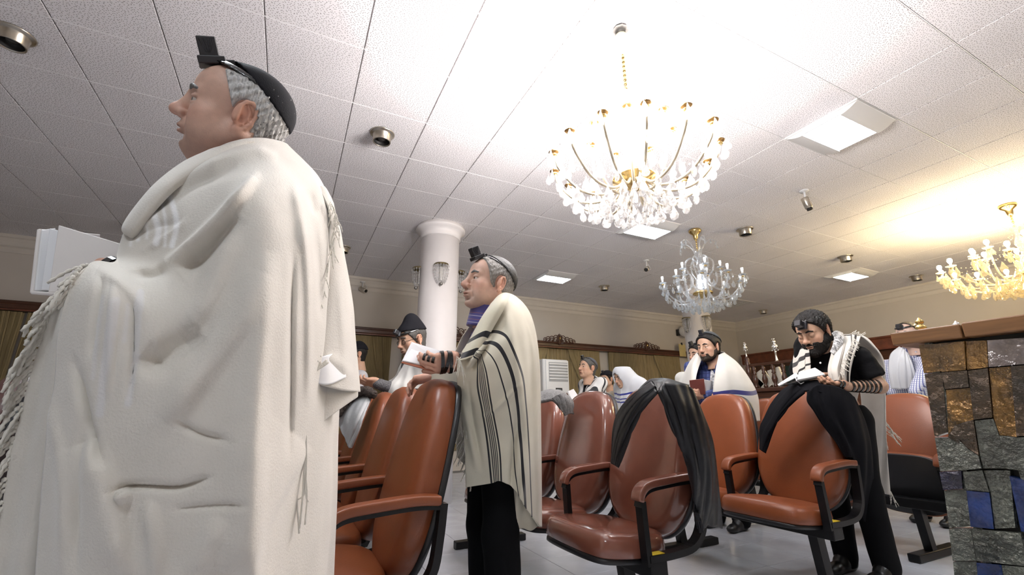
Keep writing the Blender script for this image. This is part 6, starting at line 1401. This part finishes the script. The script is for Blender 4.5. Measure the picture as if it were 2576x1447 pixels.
F.cone(shL, shL+(elL-shL)*.72, .078, .074, .03); F.cone(shR, shR+(elR-shR)*.75, .075, .07, .03); F.noise(.005, 30, 4, 5); F.plane((0, 0, -1), -.80); F.plane(tuple((elL-shL)/np.linalg.norm(elL-shL)), float((elL-shL)/np.linalg.norm(elL-shL) @ (shL+(elL-shL)*.74)))
hb = np.array(pY.H @ Vector((.0, 0, -.10))); V, Q = F.mesh(); V = vsmooth(V, Q, 1, .5); sm_obj('shirt', V, Q, M_blk, pY.root); simple_collar(pY, M_blk, .064)
pY.trousers(M_trB, .022); pY.shoes(M_shoe)
bm = bmesh.new()
for k in range(3): lathe(bm, [(0, .004), (.005, .003), (.006, 0), (0, -.002)], 10, M=IY @ Matrix.Translation(at(2064, 918+24*(k-.2), 2.70)) @ Matrix.Rotation(-PI/2, 4, 'Y'), cap=False)
obj('button', bm, M_white, pY.root)
ST = [(.20, .26), (.48, .60), (.80, .86)]
M_shY = stripe_mat('cream_shawl_black_bands', (.66, .62, .56), (.012, .010, .010), (0, 0, 1), ST, uv=True)
M_shYp = mat('cream_shawl_plain', (.66, .62, .56), .9, bump=.25, bscale=220, var=.06, vscale=10, sheen=.25)
# right front panel (image left): from the neck down to the book
Ca = [[(2052, 842, 3.12), (2022, 852, 3.14), (2002, 880, 3.12), (1996, 920, 3.05), (2000, 946, 2.98)], [(2026, 858, 3.02), (2008, 870, 3.04), (1999, 900, 3.02), (1998, 935, 2.96), (2004, 948, 2.92)], [(2028, 860, 2.97), (2016, 880, 2.95), (2012, 910, 2.92), (2012, 940, 2.88), (2014, 950, 2.86)], [(2030, 866, 2.92), (2026, 885, 2.89), (2025, 912, 2.87), (2024, 940, 2.85), (2024, 950, 2.84)], [(2032, 872, 2.89), (2035, 890, 2.86), (2037, 912, 2.85), (2037, 935, 2.83), (2036, 950, 2.82)]]
P, us = loft(cols_d(Ca), 70, 50); P += .008*np.sin(us*21)[:, None, None]*-np.array(FW)
# stripes run diagonally across this panel: shear the texture coordinate
me = grid_mesh('shawl_right_panel', pY.loc(P)); uv = me.uv_layers.new(name='UVMap'); li = np.zeros(len(me.loops), np.int32); me.loops.foreach_get('vertex_index', li); U = (np.linspace(0, 1, 50)[None, :]+.55*us[:, None]-.28).ravel()[li]; uv.data.foreach_set('uv', np.stack([np.clip(U, 0, 1), U], 1).astype(np.float32).ravel())
mods(obj('shawl_right_panel', me, M_shY, pY.root, smooth=True), solid=.005)
# left front panel, bunched beside the neck and hanging to the wrist
Cb = [[(2098, 850, 2.92), (2096, 870, 2.84), (2090, 895, 2.78), (2083, 930, 2.74), (2088, 960, 2.72)], [(2112, 845, 2.93), (2112, 868, 2.81), (2104, 900, 2.72), (2098, 930, 2.68), (2104, 962, 2.66)], [(2130, 846, 2.92), (2130, 868, 2.80), (2122, 900, 2.71), (2116, 930, 2.67), (2120, 968, 2.655)], [(2148, 842, 2.90), (2146, 868, 2.79), (2136, 900, 2.71), (2130, 930, 2.675), (2132, 972, 2.66)], [(2168, 842, 2.86), (2158, 868, 2.78), (2150, 890, 2.73), (2140, 930, 2.70), (2136, 955, 2.68)]]
P, us = loft(cols_d(Cb), 80, 60); P += (.010*np.sin(us*23)+.004*np.sin(us*47))[:, None, None]*-np.array(FW)
M_shY2 = stripe_mat('cream_shawl_thin_bands', (.66, .62, .56), (.02, .014, .012), (0, 0, 1), [(.62, .67), (.80, .83)], uv=True); pY.cloth('shawl_left_panel', P, us, M_shY2, .005)
# back of the shawl over the shoulder, hanging behind the arm to the knee
Cd = [[(2148, 842, 2.90), (2170, 850, 2.87), (2190, 870, 2.86), (2212, 895, 2.87), (2220, 930, 2.88), (2222, 985, 2.90), (2212, 1010, 2.92)], [(2150, 841, 2.96), (2180, 850, 2.95), (2203, 875, 2.93), (2221, 905, 2.93), (2225, 950, 2.93), (2226, 1000, 2.94), (2224, 1100, 2.95), (2218, 1240, 2.96)], [(2120, 842, 3.05), (2170, 856, 3.05), (2200, 885, 3.05), (2215, 930, 3.05), (2215, 1000, 3.05), (2205, 1100, 3.05), (2203, 1232, 3.05)], [(2095, 845, 3.1), (2120, 870, 3.15), (2150, 930, 3.18), (2165, 1000, 3.18), (2170, 1100, 3.18), (2175, 1215, 3.18)]]
Cd[0] = [(2148, 842, 2.89), (2170, 849, 2.86), (2192, 868, 2.85), (2213, 893, 2.86), (2222, 925, 2.88), (2224, 990, 2.90), (2228, 1100, 2.92), (2240, 1245, 2.93)]
P, us = loft(cols_d(Cd), 60, 90); P += .006*np.sin(us*15)[:, None, None]*-np.array(FW); pY.cloth('shawl_back', P, us, M_shYp, .005)
Ce = [[(2120, 975, 2.76), (2128, 1005, 2.77), (2140, 1040, 2.78), (2147, 1045, 2.78)], [(2140, 985, 2.75), (2143, 1010, 2.76), (2148, 1040, 2.77), (2149, 1047, 2.78)], [(2160, 988, 2.76), (2155, 1010, 2.77), (2150, 1040, 2.78), (2150, 1047, 2.785)]]
P, us = loft(cols_d(Ce), 16, 24); pY.cloth('shawl_tip', P, us, M_shYp, .004)
# neck band of woven lettering-like speckle
Cn = [[(2092, 838, 2.86), (2098, 850, 2.82), (2094, 870, 2.78), (2088, 885, 2.76)], [(2104, 832, 2.90), (2112, 848, 2.83), (2106, 870, 2.775), (2096, 892, 2.75)], [(2120, 838, 2.92), (2124, 850, 2.84), (2116, 872, 2.785), (2102, 896, 2.755)]]
P, us = loft(cols_d(Cn), 20, 40); pY.cloth('neck_band', P, us, mat('shawl_neckband_speckle', (.62, .62, .62), .6, var=.95, vscale=70), .004)
pY.fr('fringe', [at(2146, 848, 2.78), at(2140, 870, 2.74), at(2128, 890, 2.69), at(2118, 915, 2.66), at(2112, 945, 2.65)], (.2, -.5, -.6), .04, M_cord, 40, r=.0018, seed=3, jitter=.7); pY.fr('shoulder_fringe', [at(2140, 841, 2.87), at(2168, 845, 2.85)], (.5, -.3, .3), .035, M_cord, 14, r=.002, seed=5)
pY.fr('back_fringe', [at(2227, 1060, 2.92), at(2229, 1090, 2.92)], (.4, -.2, -.8), .10, M_cord, 9, r=.0025, seed=6); pY.fr('hem_tassel', [at(2240, 1236, 2.93), at(2243, 1242, 2.93)], (.2, 0, -1), .075, M_cord, 6, r=.0022, seed=7)
# straps round the forearm, hand strap
e_, w_ = Vector(JY['elL']), Vector(JY['wrL']); ax_ = (e_-w_).normalized(); u_ = ax_.orthogonal().normalized(); v_ = ax_.cross(u_)
for k in range(7):
    f = .14+.115*k; c_ = w_.lerp(e_, f); r_ = .0275+(.043-.0275)*f+.0012; bm = bmesh.new(); band(bm, c_, ax_+u_*.12*math.sin(k), r_, .0145, .003); obj('arm_strap', bm, M_strap, pY.root, smooth=False)
bm = bmesh.new(); hx = hL.to_3x3() @ Vector((1, 0, 0)); hy = hL.to_3x3() @ Vector((0, 1, 0))
for x_, ry in ((.03, .047), (.055, .048)): band(bm, hL @ Vector((x_, 0, 0)), hx+hy*.1, ry, .013, .003, .52, up=hy)
obj('hand_strap', bm, M_strap, pY.root, smooth=False)
bt = thing('book', 'open white-paged book in the bearded young man\'s hand', 'book', tuple(at(2008, 955, 2.7))); BI = Matrix.Translation(-bt.location)
plate('left_leaf', [at(1956, 968, 2.62), at(2002, 938, 2.74), at(2010, 947, 2.70), at(1960, 971, 2.60)], .006, M_page, bt)
plate('right_leaf', [at(2004, 958, 2.64), at(2010, 938, 2.76), at(2050, 927, 2.80), at(2076, 944, 2.72)], .012, M_page, bt)
plate('cover', [at(1958, 973, 2.61), at(2004, 962, 2.63), at(2078, 948, 2.70), at(2060, 938, 2.80)], .004, M_black, bt)
bm = bmesh.new(); tube(bm, [BI @ at(*q) for q in ((2000, 945, 2.66), (2004, 958, 2.63), (2014, 966, 2.64), (2022, 962, 2.66))], .003, 5); obj('spine_ribbon', bm, M_page, bt)
# ------------------------------------------------------------------ garments left on the chairs
def garment(name, label, cat, pieces, m, grp=None):
    allp = [at(*q) for _, cols, _, _ in pieces for c in cols for q in c]; base = sum(allp, Vector())/len(allp); t = thing(name, label, cat, tuple(base))
    for nm, cols, amp, th in pieces:
        P, us = loft(cols_d(cols), 46, 60); n_ = (amp*np.sin(us*17)[:, None]*np.cos(np.linspace(0, 5, 60))[None, :]+amp*.6*np.sin(us[:, None]*31+np.linspace(0, 9, 60)[None, :]))[..., None]
        P = P+n_*-np.array(FW); mods(obj(nm, grid_mesh(nm, P-np.array(base)), m, t, smooth=True), solid=th)
    return t
M_leath = mat('black_leather', (.007, .007, .009), .42, bump=.35, bscale=40, spec=.35)
garment('leather_coat', 'black leather coat hung over the plastic-wrapped brown chair', 'coat', [
 ('left_side', [[(1640, 962, 1.88), (1598, 990, 1.90), (1562, 1025, 1.95), (1545, 1075, 2.0), (1540, 1130, 2.02), (1538, 1165, 2.03)], [(1648, 972, 1.83), (1612, 1002, 1.84), (1582, 1045, 1.88), (1562, 1095, 1.93), (1552, 1140, 1.97), (1548, 1170, 1.98)], [(1652, 992, 1.80), (1626, 1020, 1.82), (1602, 1058, 1.86), (1582, 1105, 1.90), (1566, 1145, 1.94), (1556, 1175, 1.96)]], .006, .012),
 ('shoulder', [[(1592, 998, 1.93), (1618, 976, 1.90), (1640, 962, 1.88), (1652, 985, 1.81)], [(1636, 958, 2.0), (1655, 958, 1.95), (1664, 966, 1.88), (1662, 990, 1.81)], [(1680, 957, 2.0), (1685, 958, 1.92), (1680, 975, 1.86), (1674, 1010, 1.82)], [(1735, 972, 1.98), (1725, 975, 1.90), (1710, 990, 1.84), (1690, 1040, 1.80)]], .004, .012),
 ('right_side', [[(1655, 985, 1.80), (1676, 1040, 1.79), (1694, 1085, 1.79), (1716, 1130, 1.80), (1735, 1165, 1.80), (1745, 1185, 1.80)], [(1672, 966, 1.84), (1700, 1020, 1.80), (1722, 1080, 1.79), (1745, 1150, 1.79), (1755, 1220, 1.80), (1752, 1322, 1.84)], [(1722, 968, 1.86), (1745, 1030, 1.83), (1765, 1100, 1.82), (1780, 1170, 1.83), (1785, 1250, 1.86), (1780, 1322, 1.90)], [(1745, 985, 1.92), (1770, 1050, 1.92), (1790, 1110, 1.93), (1800, 1180, 1.95), (1808, 1260, 1.98), (1815, 1328, 2.0)]], .008, .012),
 ('lining_edge', [[(1748, 1290, 1.81), (1752, 1310, 1.82), (1760, 1340, 1.82)], [(1758, 1290, 1.80), (1764, 1312, 1.81), (1770, 1338, 1.81)]], .003, .008)], M_leath)
M_jack = mat('black_wool_jacket', (.005, .005, .007), .9, bump=.2, bscale=180, spec=.15)
garment('jacket', 'black jacket hung over the tan chair before the bearded young man', 'jacket', [
 ('left_front', [[(1990, 968, 2.72), (1965, 985, 2.75), (1942, 1015, 2.78), (1925, 1050, 2.8), (1912, 1080, 2.82), (1912, 1130, 2.84)], [(2010, 972, 2.62), (1985, 998, 2.63), (1962, 1030, 2.66), (1944, 1062, 2.70), (1926, 1095, 2.74), (1918, 1135, 2.76)], [(2026, 990, 2.58), (2002, 1008, 2.60), (1978, 1032, 2.63), (1955, 1062, 2.67), (1938, 1100, 2.72), (1926, 1140, 2.74)]], .005, .01),
 ('right_front', [[(2030, 985, 2.58), (2030, 1010, 2.565), (2048, 1035, 2.555), (2072, 1072, 2.545), (2100, 1110, 2.54), (2125, 1150, 2.54)], [(2060, 968, 2.60), (2075, 1010, 2.56), (2095, 1050, 2.54), (2118, 1090, 2.53), (2138, 1130, 2.53), (2150, 1165, 2.535)], [(2110, 975, 2.60), (2130, 1020, 2.56), (2150, 1070, 2.55), (2165, 1120, 2.56), (2170, 1200, 2.6), (2168, 1300, 2.64)], [(2150, 1000, 2.66), (2175, 1060, 2.66), (2190, 1130, 2.66), (2195, 1220, 2.68), (2190, 1320, 2.70)]], .005, .01),
 ('collar_part', [[(1985, 972, 2.76), (2000, 966, 2.70), (2020, 985, 2.60)], [(2030, 962, 2.80), (2038, 960, 2.70), (2040, 984, 2.585)], [(2080, 962, 2.78), (2080, 962, 2.68), (2072, 990, 2.58)], [(2130, 975, 2.76), (2125, 975, 2.66), (2110, 1010, 2.57)]], .004, .01)], M_jack)
M_kn = mat('grey_marl_knit', (.24, .235, .235), .95, bump=.8, bscale=140, var=.35, vscale=90)
garment('grey_sweater', 'grey knitted garment over the far plastic-wrapped brown chair', 'sweater', [
 ('body', [[(1356, 990, 2.95), (1358, 998, 2.80), (1358, 1012, 2.73)], [(1385, 983, 2.95), (1388, 988, 2.78), (1392, 1008, 2.70)], [(1415, 988, 2.93), (1418, 998, 2.76), (1412, 1030, 2.68)], [(1436, 1010, 2.9), (1438, 1025, 2.74), (1426, 1045, 2.67)]], .004, .02),
 ('sleeve', [[(1390, 1000, 2.69), (1405, 1020, 2.67), (1422, 1046, 2.66)], [(1410, 992, 2.68), (1424, 1010, 2.66), (1432, 1040, 2.66)], [(1428, 998, 2.72), (1440, 1015, 2.70), (1440, 1042, 2.70)]], .003, .02)], M_kn)
M_gj = mat('light_grey_jacket', (.42, .42, .42), .7, bump=.3, bscale=60, var=.08); M_fur = mat('brown_fur_collar', (.055, .04, .033), .95, bump=1.5, bscale=220, var=.7, vscale=90)
t = garment('grey_jacket', 'light grey jacket with brown fur collar over a chair behind the white shawl hem', 'jacket', [
 ('body', [[(868, 1010, 2.9), (860, 1040, 2.80), (852, 1068, 2.76)], [(890, 998, 2.85), (878, 1050, 2.70), (872, 1110, 2.66)], [(920, 990, 2.8), (900, 1050, 2.62), (878, 1125, 2.60)], [(934, 1000, 2.75), (912, 1060, 2.60), (884, 1128, 2.58)]], .006, .012)], M_gj)
b0 = t.location.copy()
F = Field((-.5, -.4, -.3), (.5, .4, .4), .008); pts = [at(*q)-b0 for q in ((852, 1040, 2.74), (862, 1018, 2.76), (880, 1000, 2.78), (905, 985, 2.78), (925, 985, 2.76), (938, 992, 2.74))]
for a, b in zip(pts, pts[1:]): F.cone(a, b, .026, .028, .02)
F.noise(.006, 120, 3, 6); V, Q = F.mesh(); sm_obj('fur_collar', V, Q, M_fur, t)
